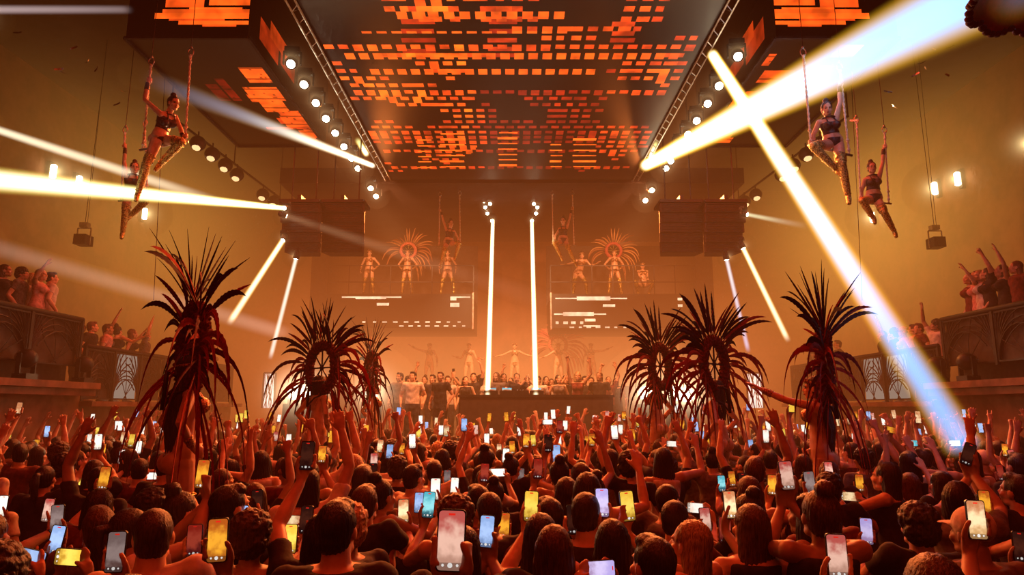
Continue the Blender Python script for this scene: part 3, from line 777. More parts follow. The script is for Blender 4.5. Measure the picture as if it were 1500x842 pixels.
# stage balconies with a LED fascia
def stage_balcony(s):
    nm = 'left' if s < 0 else 'right'
    zb, zt, y = 4.98, 6.2, 24.0
    xa, xb = (-6.6, -1.38) if s < 0 else (1.38, 6.6)
    xm = (xa+xb)/2
    t = empty('stage_balcony', (xm, y, zb)); tag(t, 'stage balcony with white dashes on its dark face, %s of the tall beams' % nm, 'balcony')
    MB().box((0, 1.5, .6), (xb-xa, 3, 1.19)).build('deck', M_black, t)
    W = xb-xa; nu, nv = 96, 26
    g = np.zeros((nv, nu, 3), np.float32); c = np.array((1.5, 1.05, .66), np.float32)
    def r(p0, p1, q0, q1, k=1.0):                       # image pixel box on the fascia
        a = (at(p0, q0, y).x-xa)/W*nu; b = (at(p1, q0, y).x-xa)/W*nu
        hh = (at(p0, q1, y).z-zb)/(zt-zb)*nv; ll = (at(p0, q0, y).z-zb)/(zt-zb)*nv
        lo, hi = sorted((hh, ll)); g[max(0, int(round(lo))):max(int(round(hi)), int(round(lo))+1), max(0, int(round(a))):int(round(b))] = c*k
    if s < 0:
        r(500, 587, 435, 437); r(520, 565, 434, 438); r(551, 569, 444, 448); r(660, 688, 435, 437); r(660, 669, 435, 439); r(660, 674, 444, 449)
        for k in range(10): r(530+k*15.5, 536+k*15.5, 470, 473)
        for k in range(8): r(585+k*13, 591+k*13, 477.5, 479, .9)
    else:
        r(814, 918, 436.5, 438.5); r(845, 893, 435, 439.5); r(882, 901, 446, 449.5); r(811, 887, 459, 461); r(824, 870, 458, 462); r(856, 872, 467, 470.5)
        for k in range(4): r(813+k*12, 819+k*12, 471, 474)
        r(855, 880, 475.5, 478); r(992, 999, 436, 440); r(992, 999, 446, 450)
        for k in range(7): r(834+k*13, 840+k*13, 478, 479.5, .8)
    led('display', (xa-xm, -.01, 0), (W, 0, 0), (0, 0, zt-zb), nu, nv, lambda i, j: tuple(g[j, i]), M_ledw, t)
    mb = MB()
    for z in (.45, 1.05): mb.bar((xa-xm, 0.1, zt-zb+z), (xb-xm, 0.1, zt-zb+z), .035)
    n = 7
    for k in range(n+1): mb.bar((xa-xm+W*k/n, 0.1, zt-zb), (xa-xm+W*k/n, .1, zt-zb+1.05), .035)
    mb.build('railing', M_black, t)
    MB().box(((xb-xm)*-s*1.0, 0, .6), (.06, .2, 1.3)).build('end_post', M_steel, t)
    MB().box((0, 3.05, 2.4), (W, .1, 2.6)).build('rear_panel', M_dark, t)
    struct('pillar_'+nm, MB().box((s*6.9, 25.5, 4.5), (.6, 3, 9.0)), M_dark)
stage_balcony(-1); stage_balcony(1)
struct('lighting_bridge', MB().box((0, 24.2, 9.35), (14.5, 7.6, .5)), M_ceil)

# ------------------------------------------------------------------ beams (light shafts painted as self-glowing volume cones)
def beam_mat(name, c0, c1, fringe, k, fade0=0.0, fade1=1.0, pw=1.0):
    m, nt, b = new_mat(name); nt.nodes.remove(b)
    tc = nt.nodes.new('ShaderNodeTexCoord'); gx, gy, gz = xyz(nt, tc.outputs['Generated'])
    return m, nt, gx, gy, gz
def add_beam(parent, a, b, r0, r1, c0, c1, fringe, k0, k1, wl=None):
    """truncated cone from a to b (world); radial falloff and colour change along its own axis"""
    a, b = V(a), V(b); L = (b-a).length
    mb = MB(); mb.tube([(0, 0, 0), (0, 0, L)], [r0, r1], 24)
    me = mb.mesh('painted_beam', ())
    m, nt, bs = new_mat('painted_beam'); nt.nodes.remove(bs)
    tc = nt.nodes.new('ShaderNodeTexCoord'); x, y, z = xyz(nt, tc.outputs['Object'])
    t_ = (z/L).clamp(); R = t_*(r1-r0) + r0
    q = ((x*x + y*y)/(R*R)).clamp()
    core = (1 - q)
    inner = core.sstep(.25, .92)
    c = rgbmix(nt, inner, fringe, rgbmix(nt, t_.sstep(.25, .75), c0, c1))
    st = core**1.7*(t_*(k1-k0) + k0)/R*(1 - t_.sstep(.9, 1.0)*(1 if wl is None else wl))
    e = nt.nodes.new('ShaderNodeEmission'); nt.links.new(c, e.inputs[0]); nt.links.new(st.k, e.inputs[1])  # shaft glow comes from the cone's own emission, not scattered lamp light
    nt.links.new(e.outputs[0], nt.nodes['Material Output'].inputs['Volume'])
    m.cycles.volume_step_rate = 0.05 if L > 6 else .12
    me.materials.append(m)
    o = link('painted_beam', me, parent)
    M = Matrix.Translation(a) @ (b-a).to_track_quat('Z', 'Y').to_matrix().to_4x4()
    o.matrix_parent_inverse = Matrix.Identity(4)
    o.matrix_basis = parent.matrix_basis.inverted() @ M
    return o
# ------------------------------------------------------------------ moving heads
def halo_mesh(name, r, c, k):  # lamp glare painted as a soft self-glowing ball
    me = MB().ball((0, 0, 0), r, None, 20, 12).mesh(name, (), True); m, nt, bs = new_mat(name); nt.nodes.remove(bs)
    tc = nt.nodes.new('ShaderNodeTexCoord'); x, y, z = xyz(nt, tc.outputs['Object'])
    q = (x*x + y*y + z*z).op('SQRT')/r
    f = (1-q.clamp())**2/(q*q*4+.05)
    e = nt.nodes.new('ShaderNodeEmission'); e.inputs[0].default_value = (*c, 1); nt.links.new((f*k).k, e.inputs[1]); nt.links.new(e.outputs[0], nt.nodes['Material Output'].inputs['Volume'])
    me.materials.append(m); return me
def stage_light_proto():
    r = empty('stage_light')
    MB().box((0, 0, .0), (.26, .2, .09)).build('base', M_black, r)
    mb = MB()
    for s in (-1, 1): mb.box((s*.15, 0, -.14), (.025, .07, .24))
    mb.box((0, 0, -.045), (.3, .08, .03)); mb.build('yoke', M_black, r)
    hd = link('lamp_head', None, r)
    bpy.data.objects.remove(hd)
    h = MB(); 
    h.tube([(0, .14, -.2), (0, .08, -.2), (0, -.1, -.2), (0, -.16, -.2)], [.05, .1, .115, .1], 14)
    ho = h.build('lamp_head', M_black, r, True)
    MB().ball((0, -.155, -.2), (.078, .03, .078)).build('lens', M_lens, ho, True)
    return r
proto = stage_light_proto()
H_lamp = halo_mesh('painted_halo', .42, (1, .62, .28), .55)
H_flood = halo_mesh('painted_halo', 1.1, (1, .70, .40), 1.1)
H_tube = halo_mesh('painted_halo', .9, (1, .8, .35), .5)
first = [True]
def stage_light(p, aim, label, group=None, sc=1.0):
    o = proto if first[0] else copy_tree(proto); first[0] = False
    d = V(aim) - V(p)
    o.rotation_euler = (0, 0, math.atan2(d.x, -d.y)); o.scale = (sc, sc, sc)
    o.location = V(p) + V((0, 0, .2*sc))
    tag(o, label, 'stage light', group)
    for ch in o.children:
        if ch.name.startswith('lamp_head'):
            el = math.atan2(d.z, math.hypot(d.x, d.y))
            ch.location = (0, 0, -.2); ch.rotation_euler = (-el, 0, 0)
            for q in (ch,): pass
    bpy.context.view_layer.update()
    return o
# re-centre the head mesh on its tilt axis
for ch in proto.children:
    if ch.name.startswith('lamp_head'):
        ch.data.transform(Matrix.Translation((0, 0, .2)))
        for g in ch.children: g.data.transform(Matrix.Translation((0, 0, .2)))
ORD = ['first', 'second', 'third', 'fourth', 'fifth', 'sixth', 'seventh', 'eighth', 'ninth', 'tenth', 'eleventh', 'twelfth', 'thirteenth', 'fourteenth', 'fifteenth', 'sixteenth', 'seventeenth', 'eighteenth', 'nineteenth', 'twentieth']
def lamp_at(px, py, z=8.95):
    d = ray(px, py); return V((0, 0, CAM_Z)) + d*((z-CAM_Z)/d.z)
LL = [(433, 90), (453, 120), (470, 147), (489, 170), (504, 191), (521, 211), (538, 228), (548, 243), (558, 272), (569, 284)]
RL = [(1042, 79), (1025, 122), (1008, 148), (995, 173), (984, 193), (972, 212), (954, 232), (943, 243), (929, 275), (922, 290)]
lamps = {}
for nm, L in (('left', LL), ('right', RL)):
    for i, (px, py) in enumerate(L):
        p = lamp_at(px, py); p.x = (-4.35 if nm == 'left' else 4.35)
        lamps[nm, i] = stage_light(p, (p.x*.8, p.y-6, 3), 'glowing lamp, %s from the camera in the row along the ceiling screen\'s %s edge' % (ORD[i], nm), 'lamps along the ceiling screen', 1.1)
        link('painted_halo', H_lamp, lamps[nm, i], (0, -.1, -.25))
for nm, L in (('left', [(707, 282), (709, 292), (711, 301), (714, 310), (718, 296), (721, 321)]), ('right', [(791, 280), (790, 291), (787, 301), (785, 310), (782, 296), (779, 321)])):
    for i, (px, py) in enumerate(L):
        p = at(px, py, 22.5); q = 'lowest lamp, holding the tall beam, in the %s cluster over the stage' % nm if i == 5 else 'bright lamp in the %s hanging cluster over the stage, %s from the top' % (nm, ORD[i])
        lamps['c'+nm, i] = stage_light(p, (p.x, p.y-7, 2), q, 'lamp clusters over the stage', .8)
        link('painted_halo', H_lamp, lamps['c'+nm, i], (0, -.1, -.25))
    # bar they hang on
    pa, pb = at(L[0][0]+(5 if nm == 'left' else -5), 272, 22.7), at(L[5][0], 318, 22.7)
    tag(MB().tube([pa, pb], .035, 6).tube([pa, pa+V((0, 0, 1.2))], .02, 6).build('lamp_ladder', M_black), 'black lamp bar carrying the %s cluster of bright lamps over the stage' % nm, 'lamp bar')
YEL, WHT, BLU, WRM = (1, .52, .02), (1, .93, .66), (.12, .45, 1.0), (1, .93, .62)
def lensof(o):
    return o.location + V((0, 0, -.2*o.scale.x))
# strong beams from the right lamp row
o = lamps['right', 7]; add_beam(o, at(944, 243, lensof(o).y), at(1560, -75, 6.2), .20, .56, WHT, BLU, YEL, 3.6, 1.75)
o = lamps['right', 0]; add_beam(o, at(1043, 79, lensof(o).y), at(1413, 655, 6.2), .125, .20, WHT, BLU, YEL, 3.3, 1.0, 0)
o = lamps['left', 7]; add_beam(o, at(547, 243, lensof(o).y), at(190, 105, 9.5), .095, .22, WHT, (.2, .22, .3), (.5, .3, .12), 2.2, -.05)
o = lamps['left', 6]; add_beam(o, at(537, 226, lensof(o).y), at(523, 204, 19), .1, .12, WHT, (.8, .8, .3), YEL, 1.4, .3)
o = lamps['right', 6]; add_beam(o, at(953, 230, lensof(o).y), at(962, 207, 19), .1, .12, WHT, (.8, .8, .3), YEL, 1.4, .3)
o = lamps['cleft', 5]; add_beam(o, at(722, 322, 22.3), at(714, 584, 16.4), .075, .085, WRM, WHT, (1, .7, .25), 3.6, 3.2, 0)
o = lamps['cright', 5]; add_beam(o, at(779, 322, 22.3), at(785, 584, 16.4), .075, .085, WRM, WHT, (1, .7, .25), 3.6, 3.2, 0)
# lamps on the speaker clusters
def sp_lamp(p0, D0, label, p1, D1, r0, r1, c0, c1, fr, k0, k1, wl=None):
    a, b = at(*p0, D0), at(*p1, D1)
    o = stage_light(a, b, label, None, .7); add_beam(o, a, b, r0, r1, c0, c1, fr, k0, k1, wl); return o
sp_lamp((419, 305), 16.6, 'lamp on top of the left speaker cluster throwing a broad white beam sideways', (-60, 258), 7.5, .07, .19, WHT, (1, .97, .75), (1, .8, .15), 2.2, 1.5, 0)
sp_lamp((417, 348), 16.4, 'lamp under the left speaker cluster with a pale yellow beam slanting to the biggest headdress', (334, 476), 14.5, .085, .10, WRM, WHT, YEL, 2.1, 1.2)
sp_lamp((435, 373), 16.6, 'lamp under the left speaker cluster with a thin pale beam dropping to the terrace', (395, 528), 16.5, .07, .08, (.9, 1, .9), (.8, .95, .9), (.9, .7, .3), 1.3, .95)
sp_lamp((1086, 358), 16.4, 'lamp under the right speaker cluster with a pale yellow beam slanting down to the terrace', (1156, 502), 16.0, .08, .095, WRM, WHT, YEL, 2.3, 1.4)
sp_lamp((1063, 374), 16.6, 'lamp under the right speaker cluster with a thin blue beam dropping to the terrace', (1097, 518), 16.5, .07, .08, (.75, .9, 1), (.45, .65, 1), (.6, .5, .5), 1.1, .8)
sp_lamp((1089, 313), 16.6, 'lamp on top of the right speaker cluster with a faint short beam', (1186, 332), 15.5, .07, .12, (.9, 1, .6), (.5, .5, .4), (.6, .4, .2), .9, .0)
sp_lamp((413, 314), 16.6, 'lamp on top of the left speaker cluster with a faint beam crossing the stage', (815, 446), 20, .12, .42, (.5, .28, .14), (.25, .12, .07), (.4, .18, .08), .30, .12)
# faint beams thrown from the sides
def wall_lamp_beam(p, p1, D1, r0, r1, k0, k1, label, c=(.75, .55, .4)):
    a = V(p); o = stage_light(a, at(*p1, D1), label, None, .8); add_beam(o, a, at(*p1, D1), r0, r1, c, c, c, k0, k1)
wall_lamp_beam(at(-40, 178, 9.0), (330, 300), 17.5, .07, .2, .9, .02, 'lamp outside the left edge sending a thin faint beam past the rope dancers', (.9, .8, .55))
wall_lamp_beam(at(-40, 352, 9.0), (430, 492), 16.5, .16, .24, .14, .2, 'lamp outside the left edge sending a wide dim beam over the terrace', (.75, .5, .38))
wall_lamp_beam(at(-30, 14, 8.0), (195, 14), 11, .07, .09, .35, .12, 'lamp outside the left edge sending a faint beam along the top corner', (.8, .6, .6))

# ------------------------------------------------------------------ tube lamps on the side walls, floods by the stage
def wall_tube(px, py, s, h, label, group):
    x = s*13.6; D = x/((px-750)/FPX); p = at_zc(px, py, D)
    t = empty('wall_lamp', (s*13.98, p.y, p.z)); tag(t, label, 'wall lamp', group)
    MB().box((-s*.06, 0, 0), (.1, .16, h+.2)).build('bracket', M_black, t)
    MB().tube([(-s*.18, 0, -h/2), (-s*.18, 0, -h/2+.03), (-s*.18, 0, h/2-.03), (-s*.18, 0, h/2)], [.05, .085, .085, .05], 10).build('tube', M_tube, t, True)
    link('painted_halo', H_tube, t, (-s*.25, 0, 0))
for i, (px, py) in enumerate(((88, 251), (125, 267), (220, 313))):
    wall_tube(px, py, -1, .42, 'upright glowing tube lamp on the left wall, %s from the camera' % ORD[i], 'tube lamps on the side walls')
for i, (px, py) in enumerate(((1497, 210), (1393, 262), (1360, 276), (1270, 318))):
    wall_tube(px, py, 1, .42, 'upright glowing tube lamp on the right wall, %s from the camera' % ORD[i], 'tube lamps on the side walls')
fl = [(432, 575), (449, 577), (545, 573), (946, 576), (990, 576), (1006, 578)]
fproto = empty('flood_light'); MB().box((0, 0, .05), (.3, .16, .1)).build('foot', M_black, fproto)
h = MB().tube([(0, .1, .25), (0, -.06, .25), (0, -.12, .25)], [.1, .17, .18], 16).build('housing', M_black, fproto, True)
MB().tube([(0, -.121, .25), (0, -.135, .25)], [.165, .15], 16).build('lens', M_hot, h, True)
for i, (px, py) in enumerate(fl):
    o = fproto if i == 0 else copy_tree(fproto); p = at(px, py, 16.3 if i in (2, 3) else 15.6)
    o.location = p - V((0, 0, .25)); o.rotation_euler = (0, 0, math.atan2(p.x, p.y)*-1)
    wh = ['outermost flood left of the stage', 'flood behind the round headdress left of the stage', 'flood under the narrow headdress left of the stage', 'flood beside the dancer right of the stage', 'middle flood right of the stage', 'outermost flood right of the stage'][i]
    link('painted_halo', H_flood, o, (0, -.2, .25))
    tag(o, 'blazing white '+wh, 'flood light', 'floods beside the stage')
    tag(MB().box((p.x, p.y, (p.z-.25)/2), (.42, .32, p.z-.25)).build('equipment_case', M_black), 'black case carrying the '+wh, 'case')

# ------------------------------------------------------------------ speaker clusters
def speaker(s):
    nm = 'left' if s < 0 else 'right'
    for c, (pa, pb) in enumerate(((413, 472), (474, 536)) if s < 0 else ((1029, 1090), (964, 1027))):
        D = 17.2 + c*.5
        xl, xr = at(pa, 330, D).x, at(pb, 330, D).x; W = xr-xl
        top = at(pa, 302, D).z; bot = at(pa, 371, D).z; n = 5; hh = (top-bot)/n
        t = empty('speaker_array', ((xl+xr)/2, D, bot)); tag(t, 'curved column of dark speaker cabinets hung %s of the stage, %s one' % (nm, ('outer', 'inner')[c]), 'speaker array')
        for k in range(n):
            zc = (k+.5)*hh; lean = (n-1-k)*.05
            cb = MB(); mb = cb
            x0, x1 = -W/2, W/2
            if c == 0:
                if s < 0: x0 += (n-1-k)*.035
                else: x1 -= (n-1-k)*.035
            vs = [(x, y, z) for z in (zc-hh*.48, zc+hh*.48) for (x, y) in ((x0, -.3+lean), (x1, -.3+lean), (x1-.12, .4), (x0+.12, .4))]
            cb.add(vs, [(3, 2, 1, 0), (4, 5, 6, 7), (0, 1, 5, 4), (1, 2, 6, 5), (2, 3, 7, 6), (3, 0, 4, 7)])
            co = cb.build('cabinet', M_dark, t)
            g = MB()
            for q in range(5): g.box(((x0+x1)/2, -.31+lean, zc-hh*.36+q*hh*.18), (x1-x0-.1, .02, hh*.1))
            g.build('grille', M_black, co)
        MB().box((0, .05, top-bot+.05), (W, .8, .08)).box((0, .05, top-bot+.14), (.1, .8, .12)).build('rigging_frame', M_black, t)
        mb = MB(); mb.tube([(-W*.3, .05, top-bot+.1), (-W*.3, .05, 12-bot)], .02, 6); mb.tube([(W*.3, .05, top-bot+.1), (W*.3, .05, 12-bot)], .02, 6)
        mb.build('chain', M_black, t)
speaker(-1); speaker(1)

# round lamps under the outer ceiling edge
rp = empty('round_lamp')
MB().tube([(0, 0, .32), (0, 0, .1)], .02, 6).build('stem', M_black, rp)
h = MB().ball((0, 0, 0), (.2, .2, .2)).build('shade', M_black, rp, True)
MB().ball((0, -.05, -.105), (.12, .12, .108)).build('lens', glow('round_lens', (1, .62, .28), 1.8), h, True)
k = 0
for s in (-1, 1):
    for i, (px, py) in enumerate(((290, 206), (311, 222), (330, 238), (347, 252), (385, 281), (401, 291))):
        o = rp if k == 0 else copy_tree(rp); k += 1
        p = lamp_at(px if s < 0 else 1492-px, py+4, 8.9); o.location = p
        tag(o, 'round lamp with a lit lower rim hanging %s of the screens, %s from the camera' % ('left' if s < 0 else 'right', ORD[i]), 'hanging lamp', 'round lamps along the ceiling')
# a pipe they hang on, up to the ceiling
for s in (-1, 1):
    a, b = lamp_at(250 if s < 0 else 1242, 170, 9.25), lamp_at(410 if s < 0 else 1082, 290, 9.25)
    mb = MB().tube([a, b], .035, 6)
    for q in (a, b, (a+b)/2): mb.tube([q, (q.x, q.y, 12)], .02, 6)
    tag(mb.build('ceiling_pipe', M_black), 'dark pipe along the ceiling carrying the round lamps %s of the screens' % ('left' if s < 0 else 'right'), 'pipe')

# ------------------------------------------------------------------ lamps, with an added fill
def area(name, loc, rot, sx, sy, e, c):
    l = bpy.data.lights.new(name, 'AREA'); l.shape = 'RECTANGLE'; l.size = sx; l.size_y = sy; l.energy = e; l.color = c
    o = bpy.data.objects.new(name, l); col.objects.link(o); o.location = loc; o.rotation_euler = rot; return o
def spot(name, loc, to, e, c, ang=60, blend=.6, r=.2):
    l = bpy.data.lights.new(name, 'SPOT'); l.energy = e; l.color = c; l.spot_size = math.radians(ang); l.spot_blend = blend; l.shadow_soft_size = r
    o = bpy.data.objects.new(name, l); col.objects.link(o); o.location = loc
    o.rotation_euler = (V(to)-V(loc)).to_track_quat('-Z', 'Y').to_euler(); return o
area('ceiling_screen_light', (0, 9, 9.0), (0, 0, 0), 7, 18, 850, (1, .06, .015))
for s in (-1, 1):
    area('side_screen_light', (s*6.2, 14.5, 9.0), (0, 0, 0), 2.2, 5, 220, (1, .06, .015))
    spot('row_spot_far', (s*4.3, 21, 8.8), (s*1.5, 9, 1.5), 12500, (1, .25, .05), 75)
    spot('row_spot_near', (s*4.3, 15, 8.8), (s*3.5, 6.5, 1.5), 7000, (1, .17, .03), 80)
    spot('terrace_spot', (s*4.3, 17, 8.8), (s*10.5, 14, 4), 1000, (1, .26, .06), 60)
    spot('flood_spot', (s*5.2, 17.0, 3.0), (s*1.5, 6, 2.0), 900, (1, .62, .3), 110)
    spot('balcony_spot', (s*3.9, 19, 8.7), (s*3.9, 24.6, 8), 2400, (1, .44, .18), 44)
spot('stage_spot', (0, 14.5, 8.8), (0, 18.5, 2.5), 5200, (1, .42, .15), 70)
spot('riser_spot', (0, 19.5, 8.8), (0, 25, 3.6), 5500, (1, .55, .25), 70)
area('fill_light', (0, -2.5, 8.5), (math.radians(18), 0, 0), 10, 4, 170, (1, .06, .012))  # added red fill from behind the camera, keeps the crowd's backs visible
# ================================================================== performers
def PJ(D, **kw):                          # joints read off the photograph: name=(px, py, dy)
    return {k: at(a[0], a[1], D + (a[2] if len(a) > 2 else 0)) for k, a in kw.items()}
def costume(root, J, k=1.0, kind='corset', boots=True, origin=None):
    """garments as children, in the coordinates of the joints"""
    C, N, P = V(J['chest']), V(J['neck']), V(J['pelvis'])
    lat = (V(J['shR'])-V(J['shL'])).normalized(); up = (N-C).normalized(); fw = up.cross(lat).normalized()
    if fw.dot(V(J['front'])) < 0: fw = -fw
    pu = (C-P).normalized(); lp = (V(J['hipR'])-V(J['hipL'])).normalized(); out = []
    def add(name, mb, m, vox=.009, sm=2):
        me = remesh(name, mb, m, vox, sm, .45)
        if origin is not None: me.transform(Matrix.Translation(-V(origin)))
        o = link(name, me, root); out.append(o); return o
    if kind == 'corset':
        mb = MB(); torso(mb, J, TORSO_F, .013*k, .10, .41, k)
        for s in (-1, 1): mb.ball(C + lat*(.070*s*k) + fw*.088*k + up*(.005*k), .070*k)
        add('corset', mb, M_corset)
        mb = MB(); torso(mb, J, TORSO_F, .02*k, .10, .14, k); add('belt', mb, M_corset)
        mb = MB()
        for s, sh in ((-1, 'shL'), (1, 'shR')):
            a = C + lat*(.075*s*k) + fw*.15*k; b = N.lerp(V(J[sh]), .45) + up*.045*k; c = C + lat*(.06*s*k) - fw*.125*k
            mb.tube([a, a.lerp(b, .6)+fw*.035*k, b+fw*.02*k, b-fw*.035*k, c], .011*k, 6)
        mb.tube([C + lat*.1*k*math.cos(t) + fw*(.09*k*math.sin(t)) + up*.16*k for t in [i*PI/8 for i in range(17)]], .012*k, 6)
        add('harness', mb, M_corset, .007, 1)
    else:
        mb = MB()
        for s in (-1, 1): mb.ball(C + lat*(.070*s*k) + fw*.088*k + up*(.005*k), .069*k)
        torso(mb, J, TORSO_F, .008*k, .355, .39, k)
        for s, sh in ((-1, 'shL'), (1, 'shR')):
            a = C + lat*(.075*s*k) + fw*.14*k; b = N.lerp(V(J[sh]), .5) + up*.045*k; c = C + lat*(.07*s*k) - fw*.11*k
            mb.tube([a, a.lerp(b, .6)+fw*.03*k, b+fw*.02*k, b-fw*.035*k, c], .009*k, 6)
        add('bra', mb, M_jewel, .008, 1)
    mb = MB()                                              # briefs: a band round the hips and a strip between the legs
    torso(mb, J, TORSO_F, .010*k, -.01, .05, k)
    mb.loft([(P + pu*.03*k, lp*.15*k, fw*.128*k), (P - pu*.05*k, lp*.125*k, fw*.128*k), (P - pu*.125*k, lp*.05*k, fw*.10*k)])
    add('briefs', mb, M_corset if kind == 'corset' else M_jewel)
    if boots:
        for s in 'LR':
            mb = MB(); hp, kn, an, to = [V(J[x+s]) for x in ('hip', 'kn', 'an', 'toe')]
            a = hp.lerp(kn, .62)
            mb.tube([a, hp.lerp(kn, .8), kn, kn.lerp(an, .3), kn.lerp(an, .7), an], [.084*k, .076*k, .066*k, .067*k, .056*k, .045*k], 12)
            mb.ball(kn, .065*k)
            sd = (an-kn).normalized(); hl = an + sd*.055*k - (to-an).normalized()*.03*k
            mb.tube([an, hl], [.046*k, .04*k], 10); mb.tube([hl, hl.lerp(to, .5) - sd*.012*k, to + (to-hl).normalized()*.012*k], [.042*k, .045*k, .03*k], 10)
            hdir = sd; mb.tube([hl, hl - (to-an).normalized()*.025*k + hdir*.05*k, hl - (to-an).normalized()*.02*k + hdir*.10*k], [.022*k, .012*k, .008*k], 8)
            b = add('boot', mb, M_gold, .009, 1)
            lc = MB()
            for i in range(9):
                t = i/8; q = a.lerp(kn, t*2.2) if t < .45 else kn.lerp(an, (t-.45)/.55)
                ax = (kn-hp if t < .45 else an-kn).normalized(); u = ax.orthogonal().normalized(); w_ = ax.cross(u)
                lc.torus(q, (.086 - .036*t)*k, .006*k, u + ax*.25*(1 if i % 2 else -1), w_, 18, 5)
            me = lc.mesh('lacing', M_gold, True)
            if origin is not None: me.transform(Matrix.Translation(-V(origin)))
            link('lacing', me, b)
    for s in 'LR':                                        # cuffs
        el, wr = V(J['el'+s]), V(J['wr'+s]); mb = MB(); mb.tube([el.lerp(wr, .55), el.lerp(wr, .75), el.lerp(wr, .93)], [.041*k, .037*k, .034*k], 10)
        add('cuff', mb, M_corset if kind == 'corset' else M_jewel, .008, 1)
    return out
def head_hair(root, J, style, m, origin, k=1.0, name='hair'):
    o = link(name, HAIR[style], root); B = basis(J['face'], J['headup'])
    o.matrix_basis = Matrix.Translation(V(J['head']) - V(origin)) @ B.to_4x4() @ Matrix.Scale(k, 4); set_mat(o, m); return o
def performer_body(J, k, hands, m=M_skin2, vox=.008, origin=(0, 0, 0), heel=True):
    b = figure(J, True, k); b.add(hands.v, hands.f)
    me = remesh('person_body', b, m, vox, 3, .45); me.transform(Matrix.Translation(-V(origin))); return me

def trapeze_act(D, J, ropes, bar, label, tlabel, rope_top, raised, up_hint=(0, 0, 1)):
    k = 1.0
    og = V(J['pelvis']); J['front'] = V(J['front']); J['face'] = V(J['face']); J['headup'] = V(J.get('headup', (0, 0, 1)))
    hands = MB(); o_ = 'L' if raised == 'R' else 'R'
    (l0, l1), (r0, r1) = ropes
    # grips: the raised hand holds its rope, the other rests on the lower rope end
    for s in (raised, o_):
        w_ = V(J['wr'+s]); a0, a1 = (l0, l1) if (w_-l1.lerp(l0, .5)).length < (w_-r1.lerp(r0, .5)).length else (r0, r1)
        ax = (a0-a1).normalized(); c = a1 + ax*max(0.05, (w_-a1).dot(ax)); 
        dirn = (w_ - V(J['el'+s])).normalized(); c = c if s == raised else c
        outv = (V(J['el'+s]) - c); J['wr'+s] = c + (outv - ax*outv.dot(ax)).normalized()*.045 - ax*.03
        hand_grip(hands, c, ax, outv, 1 if s == 'R' else -1)
    root = empty('person', og); tag(root, label, 'person', 'dancers on trapezes')
    link('body', performer_body(J, k, hands, origin=og), root)
    costume(root, J, k, 'corset', True, og)
    head_hair(root, J, 'bun', HAIRC['black'], og)
    fb = empty('tmp'); face_bits(fb, V(J['head'])-og, J['face'], J['headup'])
    for ch in list(fb.children): ch.parent = root
    bpy.data.objects.remove(fb)
    # the trapeze itself
    b0, b1 = bar; t = empty('trapeze', (b0+b1)/2); tag(t, tlabel, 'trapeze', 'rope trapezes'); og2 = (b0+b1)/2
    MB().tube([b0-og2 - (b1-b0).normalized()*.05, b1-og2 + (b1-b0).normalized()*.05], .019, 10).build('bar', M_steel, t, True)
    for (a, b), end in ((ropes[0], b0), (ropes[1], b1)):
        mb = MB(); n = 40
        for q in range(2):                                 # two twisted strands
            pts = []
            for i in range(n+1):
                p = end.lerp(a, i/n); th = i*1.3 + q*PI; pts.append(p - og2 + V((math.cos(th)*.009, math.sin(th)*.009, 0)))
            mb.tube(pts, .0115, 6)
        for z in (.06, .17): mb.ball(end.lerp(a, z)-og2, (.028, .028, .03))
        for z in (.93, 1.0): mb.ball(end.lerp(a, z)-og2, (.026, .026, .03))
        ro = mb.build('rope', M_rope, t, True)
        sh = MB(); sh.torus(a - og2 + V((0, 0, .07)), .045, .010, V((1, 0, 0)), V((0, 0, 1.4)), 16, 6); sh.ball(a - og2 + V((0, 0, .15)), .022); sh.build('shackle', M_steel, ro, True)
        MB().tube([a - og2 + V((0, 0, .1)), V((a.x, a.y+.02, rope_top)) - og2], .006, 5).build('wire', M_black, ro)
    return root

D = 10.3
J = PJ(D, pelvis=(234, 201, 0), chest=(241, 180, 0), neck=(247, 166, 0), head=(254, 152, -.03), shR=(236, 168, -.13), shL=(256, 172, .10), elR=(212, 146, -.1), wrR=(219, 118, -.02), elL=(264, 187, .08), wrL=(269, 200, 0),
       hipR=(230, 205, -.09), hipL=(238, 205, .07), knR=(214, 242, -.16), anR=(203, 280, -.05), toeR=(199, 294, -.10), knL=(266, 208, -.20), anL=(236, 239, .0), toeL=(227, 250, -.02))
J.update(front=(.85, -.5, 0), face=(.85, -.5, -.2))
TL = {}
trapeze_act(D, J, ((at(221, 96, D), at(209, 219, D)), (at(279, 82, D), at(271, 208, D))), (at(209, 219, D), at(271, 208, D)), 'person in black corset and gold boots riding the nearer trapeze on the left',
            'white rope trapeze carrying the nearer dancer on the left', 9.0 if False else 11.9, 'R')
J = PJ(D, pelvis=(1220, 207, 0), chest=(1215, 187, -.02), neck=(1213, 174, -.02), head=(1211, 160, -.07), shL=(1224, 177, -.02), shR=(1200, 180, -.02), elL=(1231, 149, 0), wrL=(1233, 122, 0), elR=(1191, 198, .02), wrR=(1189, 212, -.05),
       hipL=(1228, 212, -.0), hipR=(1213, 212, -.02), knL=(1233, 240, -.3), anL=(1242, 284, -.18), toeL=(1244, 298, -.24), knR=(1191, 214, -.30), anR=(1224, 247, -.2), toeR=(1232, 257, -.25))
J.update(front=(-.2, -1, 0), face=(-.25, -1, -.25))
trapeze_act(D, J, ((at(1177, 82, D), at(1188, 214, D)), (at(1231, 104, D), at(1244, 227, D))), (at(1188, 214, D), at(1244, 227, D)), 'person in black corset and gold laced boots riding the nearer trapeze on the right',
            'white rope trapeze carrying the nearer dancer on the right', 11.9, 'L')
D = 13
